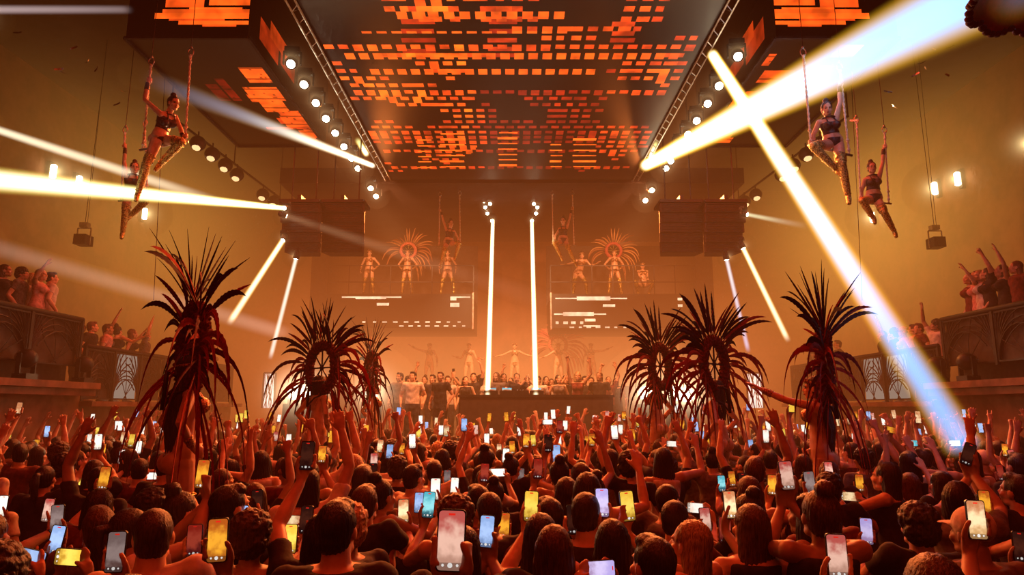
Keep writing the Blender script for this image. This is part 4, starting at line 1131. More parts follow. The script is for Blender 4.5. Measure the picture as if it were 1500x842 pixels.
J = PJ(D, pelvis=(192, 284, 0), chest=(194, 268, 0), neck=(195, 257, 0), head=(197, 246, -.05), shR=(185, 259, -.05), shL=(204, 261, .05), elR=(182, 237, -.02), wrR=(181, 214, 0), elL=(211, 274, .05), wrL=(214, 286, -.05),
       hipR=(187, 288, -.05), hipL=(197, 288, .03), knR=(184, 311, -.15), anR=(180, 338, -.05), toeR=(178, 349, -.1), knL=(214, 294, -.2), anL=(193, 314, -.05), toeL=(187, 321, -.1))
J.update(front=(.5, -.85, 0), face=(.6, -.8, -.1))
trapeze_act(D, J, ((at(183, 195, D), at(177, 294, D)), (at(212, 185, D), at(216, 291, D))), (at(177, 294, D), at(216, 291, D)), 'person on the farther left trapeze, half hidden behind the broad white beam',
            'rope trapeze carrying the farther dancer on the left', 11.9, 'R')
J = PJ(D, pelvis=(1280, 289, 0), chest=(1278, 269, 0), neck=(1277, 258, 0), head=(1277, 246, -.05), shL=(1287, 262, 0), shR=(1267, 264, 0), elL=(1293, 239, 0), wrL=(1297, 215, 0), elR=(1262, 280, .04), wrR=(1261, 290, -.05),
       hipL=(1285, 293, 0), hipR=(1275, 293, 0), knL=(1295, 311, -.25), anL=(1309, 337, -.1), toeL=(1313, 347, -.15), knR=(1263, 294, -.28), anR=(1279, 319, -.15), toeR=(1282, 327, -.2))
J.update(front=(-.1, -1, 0), face=(-.2, -1, -.1))
trapeze_act(D, J, ((at(1255, 180, D), at(1261, 295, D)), (at(1296, 195, D), at(1302, 298, D))), (at(1261, 295, D), at(1302, 298, D)), 'person on the farther right trapeze with one straight arm up on the rope',
            'rope trapeze carrying the farther dancer on the right', 11.9, 'L')
D = 21
J = PJ(D, pelvis=(657, 354, 0), chest=(659, 343, 0), neck=(659.5, 336, 0), head=(660.5, 327.5, -.05), shR=(654.5, 338, 0), shL=(665, 339, 0), elR=(649, 322, 0), wrR=(645, 308, 0), elL=(670, 347, .05), wrL=(673, 356, -.05),
       hipR=(654.5, 356, 0), hipL=(659.5, 356, 0), knR=(650, 369, -.2), anR=(646.5, 386, -.1), toeR=(645, 393, -.15), knL=(673, 357, -.2), anL=(667.5, 375, -.1), toeL=(665.5, 381, -.15))
J.update(front=(.3, -1, 0), face=(.4, -1, -.1))
trapeze_act(D, J, ((at(644.5, 288, D), at(643, 361, D)), (at(673.5, 286, D), at(674, 358, D))), (at(643, 361, D), at(674, 358, D)), 'person riding the far trapeze before the stage balcony, left of the tall white beams',
            'far rope trapeze hanging left of the tall white beams', 9.1, 'R')
J = PJ(D, pelvis=(825, 351, 0), chest=(825, 339.5, 0), neck=(825, 332, 0), head=(825, 323.5, -.05), shL=(830, 335, 0), shR=(819.5, 336, 0), elL=(834.5, 320, 0), wrL=(838, 305, 0), elR=(813.5, 345, .05), wrR=(811, 354, -.05),
       hipL=(828, 353, 0), hipR=(822.5, 353, 0), knL=(833, 365, -.2), anL=(842, 384, -.1), toeL=(845, 391, -.15), knR=(812, 357, -.2), anR=(821.5, 376, -.1), toeR=(824, 382, -.15))
J.update(front=(-.2, -1, 0), face=(-.3, -1, -.1))
trapeze_act(D, J, ((at(809, 286, D), at(810.5, 357, D)), (at(838.7, 286, D), at(841, 360, D))), (at(810.5, 357, D), at(841, 360, D)), 'person riding the far trapeze before the stage balcony, right of the tall white beams',
            'far rope trapeze hanging right of the tall white beams', 9.1, 'L')

# ------------------------------------------------------------------ feathered headdresses
def fmat(name, c, c2, em=0):
    m, nt, b = new_mat(name); tc = nt.nodes.new('ShaderNodeTexCoord'); nz = nt.nodes.new('ShaderNodeTexNoise'); nz.inputs['Scale'].default_value = 30
    nt.links.new(tc.outputs['Object'], nz.inputs['Vector']); oi = nt.nodes.new('ShaderNodeObjectInfo')
    nt.links.new(rgbmix(nt, (S(nt, nz.outputs[0])*.5 + S(nt, oi.outputs['Random'])*.6).sstep(.25, .85), c, c2), b.inputs['Base Color'])
    b.inputs['Roughness'].default_value = .75; b.inputs['Specular IOR Level'].default_value = .2; return m
M_fblack = fmat('black_feather', (.012, .006, .006), (.05, .008, .008))
M_fred = fmat('dark_red_feather', (.09, .008, .006), (.42, .03, .018))
M_fboa = mat('crimson_boa', (.12, .009, .008), .95, 0, .5, 30, .6)
M_fpale = fmat('pale_feather', (.26, .09, .04), (.42, .2, .08))
M_fpink = fmat('pink_feather', (.38, .07, .06), (.5, .15, .10))
def feather_mesh(phi, L, w, droop, splay, rs):
    """one plume in ring coordinates (x across, y facing, z up), rooted on the ring"""
    r0 = .35; p = V((math.sin(phi)*r0, -.02, math.cos(phi)*r0)); d = V((math.sin(phi), splay, math.cos(phi))).normalized()
    n = 26; pts = [p.copy()]; st = L/n
    for i in range(n):
        d = (d + V((0, 0, -droop*(i/n)*.16))).normalized(); p = p + d*st; pts.append(p.copy())
    vs = []; fs = []; tw = rs.uniform(-.5, .5)
    for i, q in enumerate(pts):
        t = i/n; tg = (pts[min(i+1, n)] - pts[max(i-1, 0)]).normalized()
        sd = tg.cross(V((math.sin(tw)*.7, 1, math.sin(tw)*.5))).normalized(); nr = sd.cross(tg).normalized()
        ww = w*(min(1, t*5)*.55 + .45*min(1, t*2.2))*max(0, 1-t**3.2)**.8
        jag = ww*(.22 if i % 2 else 0); lift = nr*ww*.22
        vs += [q + sd*(ww-jag) + lift - tg*0, q, q - sd*(ww-jag*.8) + lift]
        if i:
            a = (i-1)*3; fs += [(a, a+1, a+4, a+3), (a+1, a+2, a+5, a+4)]
    mb = MB(); mb.add(vs, fs); mb.tube(pts[::2], [.0045*(1-.75*i/len(pts[::2])) for i in range(len(pts[::2]))], 5)
    return mb.mesh('feather', M_fblack, True)
FEATHERS = []
fr_ = random.Random(21)
for i in range(58):                                        # long outer plumes
    phi = (-1 + 2*i/57)*2.6 + fr_.uniform(-.05, .05); a = abs(phi)
    L = .66 if a < .6 else (.80 if a < 1.2 else 1.12); L *= fr_.uniform(.78, 1.12)
    FEATHERS.append((feather_mesh(phi, L, .036 if a < 1.2 else .034, .10 if a < .5 else (.5 if a < 1.15 else 1.35), fr_.uniform(-.6, .45), fr_), M_fblack if a < 1.2 and fr_.random() < .75 else M_fred))
for i in range(40):                                        # shorter ones over the boa
    phi = (-1 + 2*i/39)*2.55 + fr_.uniform(-.07, .07); a = abs(phi)
    FEATHERS.append((feather_mesh(phi, fr_.uniform(.36, .58), .028, .2 if a < .9 else 1.1, fr_.uniform(-.7, .7), fr_), M_fred if fr_.random() < .6 else M_fblack))
mb = MB().torus((0, 0, 0), .315, .058, V((1, 0, 0)), V((0, 0, 1)), 72, 14)
boa = remesh('boa', mb, M_fboa, .012, 1, .3)
n_ = len(boa.vertices); co = np.empty(n_*3, np.float32); boa.vertices.foreach_get('co', co); co = co.reshape(-1, 3); no = np.empty(n_*3, np.float32); boa.vertices.foreach_get('normal', no); no = no.reshape(-1, 3)
rs_ = np.random.RandomState(4); boa.vertices.foreach_set('co', (co + no*(rs_.rand(n_, 1)*.03-.01 + .012*np.sin(co[:, :1]*70)*np.sin(co[:, 2:]*70))).ravel()); boa.update()
spk = []
for i in range(8):
    a = i*PI/4; spk.append(MB().tube([(math.sin(a)*.02, 0, math.cos(a)*.02), (math.sin(a)*.32, 0, math.cos(a)*.32)], .011, 6).mesh('spoke', M_black, True))
hubm = MB().ball((0, 0, 0), (.035, .03, .035)).mesh('hub', M_black, True)
def headdress(parent, loc, rz, sc, fm=None, boam=None, n=99, spm=None, skip=1):
    h = link('feather_headdress', boa, parent); h.location = loc; h.rotation_euler = (0, 0, rz); h.scale = (sc, sc, sc); set_mat(h, boam or M_fboa)
    for m in spk:
        s_ = link('spoke', m, h)
        if spm: set_mat(s_, spm)
    link('hub', hubm, h)
    for i, (m, mt) in enumerate(FEATHERS[:n]):
        if i % skip: continue
        f = link('feather', m, h); set_mat(f, mt if fm is None else fm)
    return h
def hair_very_long():
    mb = MB(); mb.ball((0, -.020, .036), (.083, .098, .096), None, 18, 12)
    mb.loft([(V((0, -.03, .05)), V((.085, 0, 0)), V((0, .08, 0))), (V((0, -.045, -.06)), V((.098, 0, 0)), V((0, .066, 0))), (V((0, -.10, -.2)), V((.12, 0, 0)), V((0, .05, 0))), (V((0, -.14, -.40)), V((.125, 0, 0)), V((0, .045, 0))), (V((0, -.135, -.60)), V((.11, 0, 0)), V((0, .035, 0))), (V((0, -.14, -.74)), V((.06, 0, 0)), V((0, .02, 0)))])
    me = remesh('hair', mb, HAIRC['black'], .009, 2, .5); strands(me, .005, 26, 2.0); HAIR['very_long'] = me
hair_very_long()
def hip_hand(J, s, hands):
    sd = 1 if s == 'R' else -1; w_ = V((.215*sd, .035, 1.02)); set_arm(J, s, w_, V((.8*sd, -.6, .1)))
    hand_open(hands, J['wr'+s], V((-.25*sd, .75, -.45)), V((-sd, -.2, 0)), sd, (.35, .35, .4, .45), .05)
def feather_dancer(px, py, D, face, arms, label, group, hairst, ring=(.0, .34), dark=False, head_dd=True, pl=None, boots=True, floor=None, sc=1.0, hd_kw={}, spread=.11, m=None, vox=.008, kind='bikini', headwear=True):
    """a standing performer; neck at the pixel, facing the given direction"""
    J = stand(True); J['face'] = V((0, 1, .05)); J['front'] = V((0, 1, 0))
    for s, x in (('L', -spread), ('R', spread)):
        J['kn'+s] = V((x*1.2, .03, .53)); J['an'+s] = V((x*1.45, -.01, .16)); J['toe'+s] = V((x*1.6, .13, .03))
    if pl: pl(J)
    hands = MB()
    for s, a in arms.items():
        if a == 'hip': hip_hand(J, s, hands)
        elif a == 'down':
            sd = 1 if s == 'R' else -1; set_arm(J, s, V((.30*sd, .06, .97)), V((.5*sd, -1, 0))); hand_open(hands, J['wr'+s], V((0, .15, -1)), V((-sd, 0, 0)), -sd, (.3, .3, .35, .4), .04)
        else:
            set_arm(J, s, a, V((0, -.3, -1))); d = (J['wr'+s]-J['elL' if s == 'L' else 'elR']).normalized(); sd = 1 if s == 'R' else -1
            hand_open(hands, J['wr'+s], d + V((0, 0, .15)), V((0, .2, -1)), -1 if d.cross(V((0, .2, -1))).z < 0 and False else sd, (.15, .12, .15, .2), .14)
    rz = math.atan2(-face[0], face[1])
    p = at(px, py, D); zb = (p.z - 1.475*sc) if floor is None else floor
    root = empty('person', (p.x, p.y, zb), (0, 0, rz)); root.scale = (sc, sc, sc); tag(root, label, 'person', group)
    link('body', performer_body(J, 1, hands, m or M_skin2, vox), root)
    costume(root, J, 1, kind, boots)
    if hairst: head_hair(root, J, hairst, HAIRC['black'], (0, 0, 0))
    if headwear:
        B = basis(J['face'], J['headup']); H = J['head']
        mb = MB().torus(H + B @ V((0, -.01, .055)), .092, .012, B @ V((.92, 0, 0)), B @ V((0, 1.06, .1)), 24, 6)
        for i in range(7):
            a = (i-3)*.35; q = H + B @ V((math.sin(a)*.09, .0+math.cos(a)*.10, .06)); mb.ball(q + V((0, 0, .03-.006*abs(i-3))), (.012, .012, .034-.005*abs(i-3)))
        mb.build('headpiece', M_jewel, root, True)
    fb = face_bits(root, J['head'], J['face'], J['headup'])
    if head_dd:
        hd = headdress(root, (ring[0], ring[2] if len(ring) > 2 else -.09, 1.475+ring[1]), 0, hd_kw.pop('sc', 1.0) if hd_kw else 1.0, **hd_kw)
        ry = ring[2] if len(ring) > 2 else -.09
        mb = MB().tube([(0, -.16, 1.30), (0, -.15, 1.60), (0, ry-.02, 1.475+ring[1]-.28)], .02, 8)
        for s in (-1, 1): mb.tube([(0, -.15, 1.32), (s*.1, -.12, 1.42), (s*.12, .0, 1.47), (s*.1, .11, 1.38)], .011, 6)
        mb.build('back_frame', M_black, root, True)
    return root, zb
def podium(p, zb, label):
    t = empty('podium', (p.x, p.y, 0)); tag(t, label, 'podium', 'round podiums in the crowd')
    MB().tube([(0, 0, 0), (0, 0, .03), (0, 0, .03), (0, 0, zb-.06)], [.5, .5, .45, .45], 32).build('drum', M_black, t, False)
    MB().tube([(0, 0, zb-.06), (0, 0, zb)], [.48, .48], 32).build('deck', M_dark, t, False)
G = 'feather dancers among the crowd'
DANCERS = []
for (px, py, D, face, arms, label, hs, ring, kw) in (
    (273, 568, 5.5, (.80, .60), {'R': 'hip', 'L': 'hip'}, 'person with waist-long black hair under the biggest dark feather headdress, hand on hip', 'very_long', (0, .32, .02), {}),
    (466, 577, 9.5, (.66, .75), {'R': 'hip', 'L': 'hip'}, 'person with hands on hips under the round feather wheel whose spokes show, left of stage', 'bob', (0, .36, .04), {}),
    (545, 580, 12.5, (.91, .41), {'R': 'hip', 'L': 'hip'}, 'person under the narrow feather headdress nearest the stage on the left, before a white flood', 'long', (0, .44, -.04), {}),
    (961, 574, 11.0, (-.80, .60), {'R': 'hip', 'L': 'down'}, 'person in jewelled costume under the headdress nearest the stage on the right', 'long', (0, .40), {}),
    (1051, 585, 9.0, (-.75, .66), {'R': 'hip', 'L': 'down'}, 'person facing the stage floods under the second headdress from the right', 'long', (0, .46, .02), {}),
    (1199, 588, 7.0, (-.88, .47), {'L': V((-.20, .52, 1.60)), 'R': 'hip'}, 'person in profile reaching out one arm under the tall edge-on headdress', 'very_long', (0, .36), {})):
    r_, zb = feather_dancer(px, py, D, face, arms, label, G, hs, ring, hd_kw=kw)
    podium(r_.location, zb, 'black round podium under the ' + ('biggest dark headdress', 'round feather wheel on the left', 'narrow headdress before the left flood', 'headdress nearest the stage on the right', 'second headdress from the right', 'tall edge-on headdress')[len(DANCERS)])
    DANCERS.append(r_)

# ---- stage balcony dancers (feet on the deck) and the row on the riser
GB = 'dancers on the stage balconies'
def balcony(px, arms, label, hs='bun', dd=False, face=(0, -1), pl=None, spread=.12, D=24.55, kw=None, hw=True):
    x = at(px, 390, D).x
    r_, _ = feather_dancer(px, 372, D, face, arms, label, GB, hs, (0, .26), head_dd=dd, boots=True, floor=6.195, pl=pl, spread=spread, hd_kw=dict(kw or {}), vox=.011, headwear=hw)
    r_.location.x = x; return r_
PALE = dict(sc=.86, skip=2, fm=M_fpale, boam=M_fpink, spm=M_gold, n=50)
balcony(541, {'L': 'hip', 'R': 'down'}, 'person in gold boots, hand on hip, at the outer end of the left stage balcony')
balcony(597, {'L': 'hip', 'R': 'hip'}, 'person under a pale feather wheel in the middle of the left stage balcony', dd=True, kw=PALE)
balcony(656, {'L': 'down', 'R': 'down'}, 'person standing on the left stage balcony behind the far trapeze', spread=.16)
def bend(J):
    for k_ in ('chest', 'neck', 'head', 'shL', 'shR'): J[k_] = J[k_] + V((-.06, .14, -.10))
    J['neck'] += V((0, .05, -.02)); J['head'] += V((0, .08, -.04)); J['pelvis'] += V((.06, -.1, -.08))
    for s in 'LR': J['hip'+s] += V((.06, -.1, -.08)); J['kn'+s] += V((0, .12, -.02))
balcony(849, {'L': V((-.62, .30, 1.18)), 'R': V((.62, .30, 1.12))}, 'person leaning forward with both arms out on the right stage balcony, behind the far trapeze', pl=bend, spread=.17)
balcony(900, {'L': 'hip', 'R': 'hip'}, 'person under a pale feather wheel in the middle of the right stage balcony', dd=True, kw=PALE, spread=.16)
def crouch(J):
    dz = V((0, -.12, -.46))
    for k_ in ('pelvis', 'chest', 'neck', 'head', 'shL', 'shR', 'hipL', 'hipR'): J[k_] = J[k_] + dz
    for s, x in (('L', -1), ('R', 1)): J['kn'+s] = V((x*.34, .20, .52)); J['an'+s] = V((x*.20, -.10, .16)); J['toe'+s] = V((x*.26, .03, .03))
balcony(942, {'L': V((-.10, .28, .60)), 'R': V((.10, .28, .60))}, 'person crouching with knees apart at the outer end of the right stage balcony', pl=crouch)
GR = 'dancers on the riser behind the stage'
def riser(px, arms, label, dd=False, kw=None, face=(0, -1), dx=0):
    D = 26; r_, _ = feather_dancer(px, 520, D, face, arms, label, GR, 'crop', (0, .20), head_dd=dd, boots=False, floor=2.9, hd_kw=dict(kw or {}), vox=.012); r_.location.x = at(px, 520, D).x; return r_
WL, WR = V((-.68, .02, 1.46)), V((.68, .02, 1.46))
riser(629, {'R': V((.70, .05, 1.60)), 'L': 'down'}, 'person with one arm stretched sideways, farthest left of the pale dancers on the riser', face=(.2, -1))
riser(687, {'L': V((-.52, .1, 1.12)), 'R': V((.50, .1, 1.2))}, 'person with bent arms on the riser, just left of the tall left beam')
riser(754, {'L': V((-.70, .05, 1.22)), 'R': V((.70, .05, 1.22))}, 'person with arms spread low on the riser between the two tall beams')
riser(818, {'L': V((-.66, .05, 1.18)), 'R': V((.66, .05, 1.18))}, 'person wearing a pink feather wheel on the riser right of the tall right beam', True, dict(fm=M_fpink, boam=M_fpink, spm=M_gold, n=50))
riser(866, {'L': V((-.70, .05, 1.52)), 'R': 'down'}, 'person with one arm stretched sideways, farthest right of the pale dancers on the riser', face=(-.2, -1))
# ================================================================== the crowd in the pit
PH = dict(W='white', C='cream', A='amber', Y='yellow', B='blue', N='cyan', L='lavender', P='pink', R='red', G='grey', D='dark')
# px, py, width, colour, u upright / l sideways, roll
RAW = """4 741 13 W u 0;71 747 16 P u .05;84 759 19 G u -.05;83 790 18 B u .25;104 816 50 Y l 0;48 816 30 B l .2;170 808 28 G u 0;118 709 11 Y u -.25;153 700 16 A u .05;97 693 22 Y l .3;219 697 22 W l .05;
297 694 20 A u -.05;283 696 8 W u .2;285 791 22 R u .05;319 791 30 A u 0;353 761 20 B u 0;377 736 18 D u -.25;429 763 28 C l 0;449 761 19 D u 0;425 789 20 Y u .05;450 667 20 D u 0;472 665 12 A u .05;423 644 8 W u 0;193 645 9 Y u 0;181 642 9 C u .05;144 647 11 W u 0;203 655 9 W u .03;179 669 10 W u .05;151 659 9 A u -.1;131 643 7 W u -.05;95 646 6 W u 0;69 632 8 B u 0;55 647 14 A l 0;13 640 7 Y u 0;390 641 6.5 Y u 0;404 639 6.5 P u 0;367 639 7 W u .1;484 640 8 Y u 0;
661 791 42 P u 0;713 778 22 B u .1;738 769 16 A u .1;778 741 21 Y u 0;882 736 20 L u 0;919 741 21 Y u -.03;877 833 48 L l 0;591 748 16 C u 0;628 739 18 N u .08;614 736 12 B u .05;638 716 15 W u -.05;666 712 12 W u .05;655 699 9 G u .15;728 692 24 W l -.1;710 692 13 R u 0;763 696 10 G u .05;788 686 14 R u 0;815 664 12 B u 0;816 689 11 D u 0;741 667 10 W u .08;750 655 9 A u 0;731 657 7 C u 0;771 645 10 A u 0;781 645 8 Y u 0;803 649 12 D u .05;820 625 9 R u 0;713 643 8 W u 0;664 653 17 W l 0;604 646 10 W u 0;613 635 7 Y u 0;646 630 7 W u 0;654 631 8 C u .05;680 622 9 B u 0;589 657 8 A u .1;571 661 10 B u .1;557 653 9 C u 0;548 675 11 P u .05;546 692 13 D u 0;637 655 7 W u 0;761 631 7 W u 0;802 618 15 W l 0;828 623 7 W u -.05;900 633 10 W u .03;909 629 7 W u 0;867 644 9 A u 0;926 637 9 A u .05;985 650 17 W l 0;972 650 6.5 W u 0;666 745 24 Y l .05;860 645 7 A u 0;935 619 6.5 Y u 0;914 609 6.5 A u 0;999 622 7 A u .2;991 598 6.5 W u 0;840 761 20 D u 0;584 603 6.5 B u 0;
1152 696 20 P u -.1;1214 690 13 P u .05;1186 707 16 G u 0;1131 710 14 A u .08;1057 708 10 N u -.1;1072 701 10 A u 0;1089 707 14 D u 0;1069 739 19 C u .03;1022 744 18 W l 0;1033 761 13 P u 0;1062 776 16 R u .05;1245 727 27 C l 0;1314 719 12 W u -.15;1259 707 12 A u 0;1269 778 13 L u 0;1226 814 30 P u -.05;1430 761 27 C u 0;1442 736 17 A u 0;1465 692 11 R u .05;1358 665 9 P u 0;1323 672 9 A u 0;1472 659 9 A u 0;1482 670 11 P u -.05;1335 649 18 N l 0;1398 649 18 W l 0;1303 629 19 A l .6;1251 642 7 W u .1;1065 630 8 C u 0;1122 639 9 W u 0;1125 624 7 W u 0;1177 629 7 W u 0;1147 634 6.5 Y u 0;1040 644 8 A u 0;1029 638 6.5 B u 0;1017 677 8 W u .1;1100 652 8 B u -.1;1244 615 6.5 C u 0;1272 609 6.5 B u 0;1253 609 6.5 A u 0;1357 629 6.5 W u 0;1418 665 16 D u .7;1494 800 20 D u 0"""
PL = []
for it in RAW.replace('\n', '').split(';'):
    a = it.split(); PL.append((float(a[0]), float(a[1]), float(a[2]), PH[a[3]], a[4], float(a[5])))
LOST = []
PL.sort(key=lambda a: -a[2])
crng = random.Random(99)
roots = []                                  # (x, y) of every standing person in the pit
FIX = [(d.location.x, d.location.y, .62) for d in DANCERS] + [(0, 0, .55)]
def clear(x, y, r):
    return min([math.hypot(x-a, y-b) for a, b in roots] + [9]) >= r and all(math.hypot(x-a, y-b) >= rr for a, b, rr in FIX)
HST = ['short', 'crop', 'curly', 'long', 'bob', 'bun', 'ponytail', 'cap', 'long', 'short', 'short']
HW = {'short': 'short', 'crop': 'cropped', 'curly': 'curly', 'long': 'long', 'bob': 'bobbed', 'bun': 'bunned', 'ponytail': 'ponytailed'}
SIGHT = []                                  # (px, py, half width in px, depth) of things that must stay in view
for a in PL: SIGHT.append((a[0], a[1], a[2]*.55, (PW if a[4] == 'u' else .155)*1000/a[2]))
for px_, py_, D_ in ((262, 600, 5.5), (264, 630, 5.5), (262, 660, 5.5), (264, 690, 5.5), (280, 610, 5.5), (285, 650, 5.5), (300, 600, 5.5), (462, 600, 9.5), (464, 625, 9.5), (470, 640, 9.5), (545, 610, 12.5), (958, 600, 11), (958, 620, 11), (1050, 605, 9), (1052, 630, 9), (1200, 610, 7), (1202, 640, 7), (1200, 660, 7)): SIGHT.append((px_, py_, 9, D_))
def hides(vk, x, y, rz, sc):
    v = VARIANTS[vk]; J = v['J']; n = 0; pts = []
    def W_(p):
        c, s_ = math.cos(rz), math.sin(rz); return V((x + (p[0]*c - p[1]*s_)*sc, y + (p[0]*s_ + p[1]*c)*sc, p[2]*sc))
    h = v['head']; segs = [(V((h.x, h.y, h.z+.02)), V((h.x, h.y, h.z+.021)), .125), (V((-.17, 0, 1.38)), V((.17, 0, 1.38)), .10)]
    if v['arms']:
        for a, b in v['arms']: segs.append((a, b, .05))
    S2 = []
    for a, b, r in segs:
        pa, pb = proj(W_(a)), proj(W_(b))
        if pa[2] < .3 or pb[2] < .3: continue
        S2.append((V(pa[:2]), V(pb[:2]), r*1000/max(.5, pa[2])))
    for px, py, hw, zd in SIGHT:
        if zd < y + .25: continue
        q = V((px, py))
        for k_, (a, b, r) in enumerate(S2):
            d = b-a; t = max(0, min(1, (q-a).dot(d)/max(d.dot(d), 1e-6))); 
            if (q - a - d*t).length < r*.9 + hw*(.65 if r*1.0 > .09*1000/max(.5, 99) and k_ < 2 else .15): n += 1; break
    return n
people = []; phones = []                    # dicts for the labels
def dress(female):
    h = crng.choice(HST+['short', 'crop'] if not female else ['long', 'long', 'bob', 'bun', 'ponytail', 'long', 'curly'])
    hc = crng.choices(['black', 'brown', 'blond', 'red'], [9, 5, 1 if h in ('long', 'bob', 'ponytail') else .2, .3])[0] if h != 'cap' else crng.choice(['white', 'black', 'dark red', 'pink'])
    return h, hc, crng.choices(list(CLOTHC), [8, 4, 3, 3, 3, 1])[0]
def zone(D): return 'front rows' if D < 3.6 else ('middle rows' if D < 6.2 else ('rear rows' if D < 9.5 else 'farthest rows'))
for px, py, w_, scr, ori, roll in PL:
    zc = (PW if ori == 'u' else 0.155)*1000/w_
    sl_ = SP + (421-py)/FPX*CP
    zw = CAM_Z + zc*sl_
    if zw < 1.47: zc = (1.47-CAM_Z)/sl_
    if zw > 2.26: zc = (2.26-CAM_Z)/sl_
    p = at_zc(px, py, zc)
    cand = [('one%d' % i, 0) for i in range(6)] + [('eno%d' % i, 0) for i in range(6)] + [('two%d' % i, 0) for i in range(6)] if ori == 'u' else [('land%d' % i, 0) for i in range(4)]
    best = None
    for vk, _ in cand:
        F = VARIANTS[vk]['frame']; zf = F.translation.z
        for yaw in (0, .25, -.25, .5, -.5, .8, -.8):
            sc = p.z/zf
            if not .93 <= sc <= 1.09:
                continue
            R_ = Matrix.Rotation(yaw, 3, 'Z'); q = p - R_ @ (F.translation*sc)
            dmin = min([math.hypot(q.x-a, q.y-b) for a, b in roots] + [math.hypot(q.x-a, q.y-b)-rr+.42 for a, b, rr in FIX] + [9])
            if abs(q.x) > 8.2: continue
            s_ = min(dmin, .55)*3 - abs(sc-1)*6 - abs(yaw)*.35 + crng.random()*.35 - .5*hides(vk, q.x, q.y, yaw, sc)
            if best is None or s_ > best[0]: best = (s_, vk, yaw, sc, q)
    if best is None: LOST.append((px, py, w_, p.z)); continue
    _, vk, yaw, sc, q = best
    v = VARIANTS[vk]; h, hc, cc = dress(v['female'])
    r = make_person(vk, (q.x, q.y, 0), yaw, sc, h, hc, cc, '')
    M = Matrix.Translation((q.x, q.y, 0)) @ Matrix.Rotation(yaw, 4, 'Z') @ Matrix.Scale(sc, 4) @ v['frame'] @ Matrix.Scale(1/sc, 4)
    M = M @ Matrix.Rotation(-yaw*.8, 4, 'Z') @ Matrix.Rotation(roll*.5 + (PI/2 if ori == 'l' else 0), 4, 'Y')
    ph = make_phone(M, scr, '')
    roots.append((q.x, q.y))
    pose = 'both hands' if vk[0] in 'tl' else 'one hand'
    people.append(dict(o=r, hair=h, hc=hc, cc=cc, D=q.y, px=px, act='filming two-handed' if pose == 'both hands' else 'filming one-handed', scr=scr, ori=ori))
    phones.append(dict(o=ph, scr=scr, ori=ori, px=px, D=p.y))
n_phone_people = len(people)
# people without phones, near enough to be told apart
NV = ['both_up', 'both_high', 'one_up', 'pu_one', 'point_up', 'pu_point', 'horns_up', 'pu_horns', 'arms_down', 'nwod_smra', 'clap', 'girl_down', 'wave', 'evaw', 'one_up', 'both_up', 'pu_one', 'wave']
NU_ = ['both_up', 'both_high', 'one_up', 'pu_one', 'point_up', 'pu_point', 'horns_up', 'pu_horns', 'wave', 'evaw']
ACT = dict(both_up='waving both arms', both_high='throwing both arms up', one_up='raising one open hand', pu_one='raising one open hand', point_up='pointing upward', pu_point='pointing upward', horns_up='raising a horned hand sign', pu_horns='raising a horned hand sign', arms_down='arms lowered', nwod_smra='arms lowered', clap='hands pressed together', girl_down='arms lowered', wave='waving one hand', evaw='waving one hand')
for px, D, vk, h, hc, cc in ((505, 3.1, 'arms_down', 'short', 'black', 'black'), (22, 3.3, 'nwod_smra', 'curly', 'black', 'black'), (130, 3.55, 'girl_down', 'bob', 'blond', 'dark red'), (206, 4.1, 'arms_down', 'curly', 'black', 'black'),
        (703, 3.9, 'nwod_smra', 'crop', 'black', 'black'), (560, 3.3, 'clap', 'short', 'black', 'pink'), (955, 3.1, 'arms_down', 'crop', 'black', 'black'), (1110, 5.0, 'arms_down', 'short', 'black', 'white'), (1100, 3.5, 'nwod_smra', 'curly', 'brown', 'dark red'),
        (1190, 3.3, 'arms_down', 'cap', 'pink', 'pink'), (1398, 3.5, 'nwod_smra', 'cap', 'white', 'grey'), (335, 4.2, 'both_up', 'crop', 'black', 'black'), (405, 4.6, 'both_high', 'short', 'black', 'grey'), (1120, 5.4, 'both_up', 'long', 'brown', 'black'), (1265, 6.0, 'horns_up', 'short', 'black', 'dark red'), (1030, 3.4, 'girl_down', 'long', 'brown', 'black'), (255, 3.4, 'one_up', 'crop', 'black', 'black'), (1330, 3.5, 'arms_down', 'curly', 'black', 'black'), (800, 3.3, 'nwod_smra', 'crop', 'brown', 'black'), (400, 3.2, 'girl_down', 'long', 'black', 'black')):
    x = (px-750)/1000*D*1.0
    for k_ in range(12):
        if clear(x, D, .36) and hides(vk, x, D, 0, 1) < 2: break
        x += crng.uniform(-.12, .12); D += crng.uniform(-.12, .2)
    else: continue
    r = make_person(vk, (x, D, 0), crng.uniform(-.2, .2), crng.uniform(.97, 1.04), h, hc, cc, ''); roots.append((x, D))
    people.append(dict(o=r, hair=h, hc=hc, cc=cc, D=D, px=px, act=ACT[vk], scr=None, ori=None))
tries = 0
while len(people) < 246 and tries < 20000:
    tries += 1
    D = 3.15 + 7.9*(crng.random()**.66); lim = min(.80*D+.35, 7.9); x = crng.uniform(-lim, lim)
    if not clear(x, D, .45): continue
    vk = crng.choice(NU_*3+NV if D > 3.2 else NV+NU_); v = VARIANTS[vk]; h, hc, cc = dress(v['female']); sc = crng.uniform(.93, 1.05)
    rz_ = crng.uniform(-.35, .35)
    if hides(vk, x, D, rz_, sc) > (1 if vk in NU_ else 0): continue
    r = make_person(vk, (x, D, 0), rz_, sc, h, hc, cc, ''); roots.append((x, D))
    people.append(dict(o=r, hair=h, hc=hc, cc=cc, D=D, px=proj((x, D, 1.6))[0], act=ACT[vk], scr=None, ori=None))
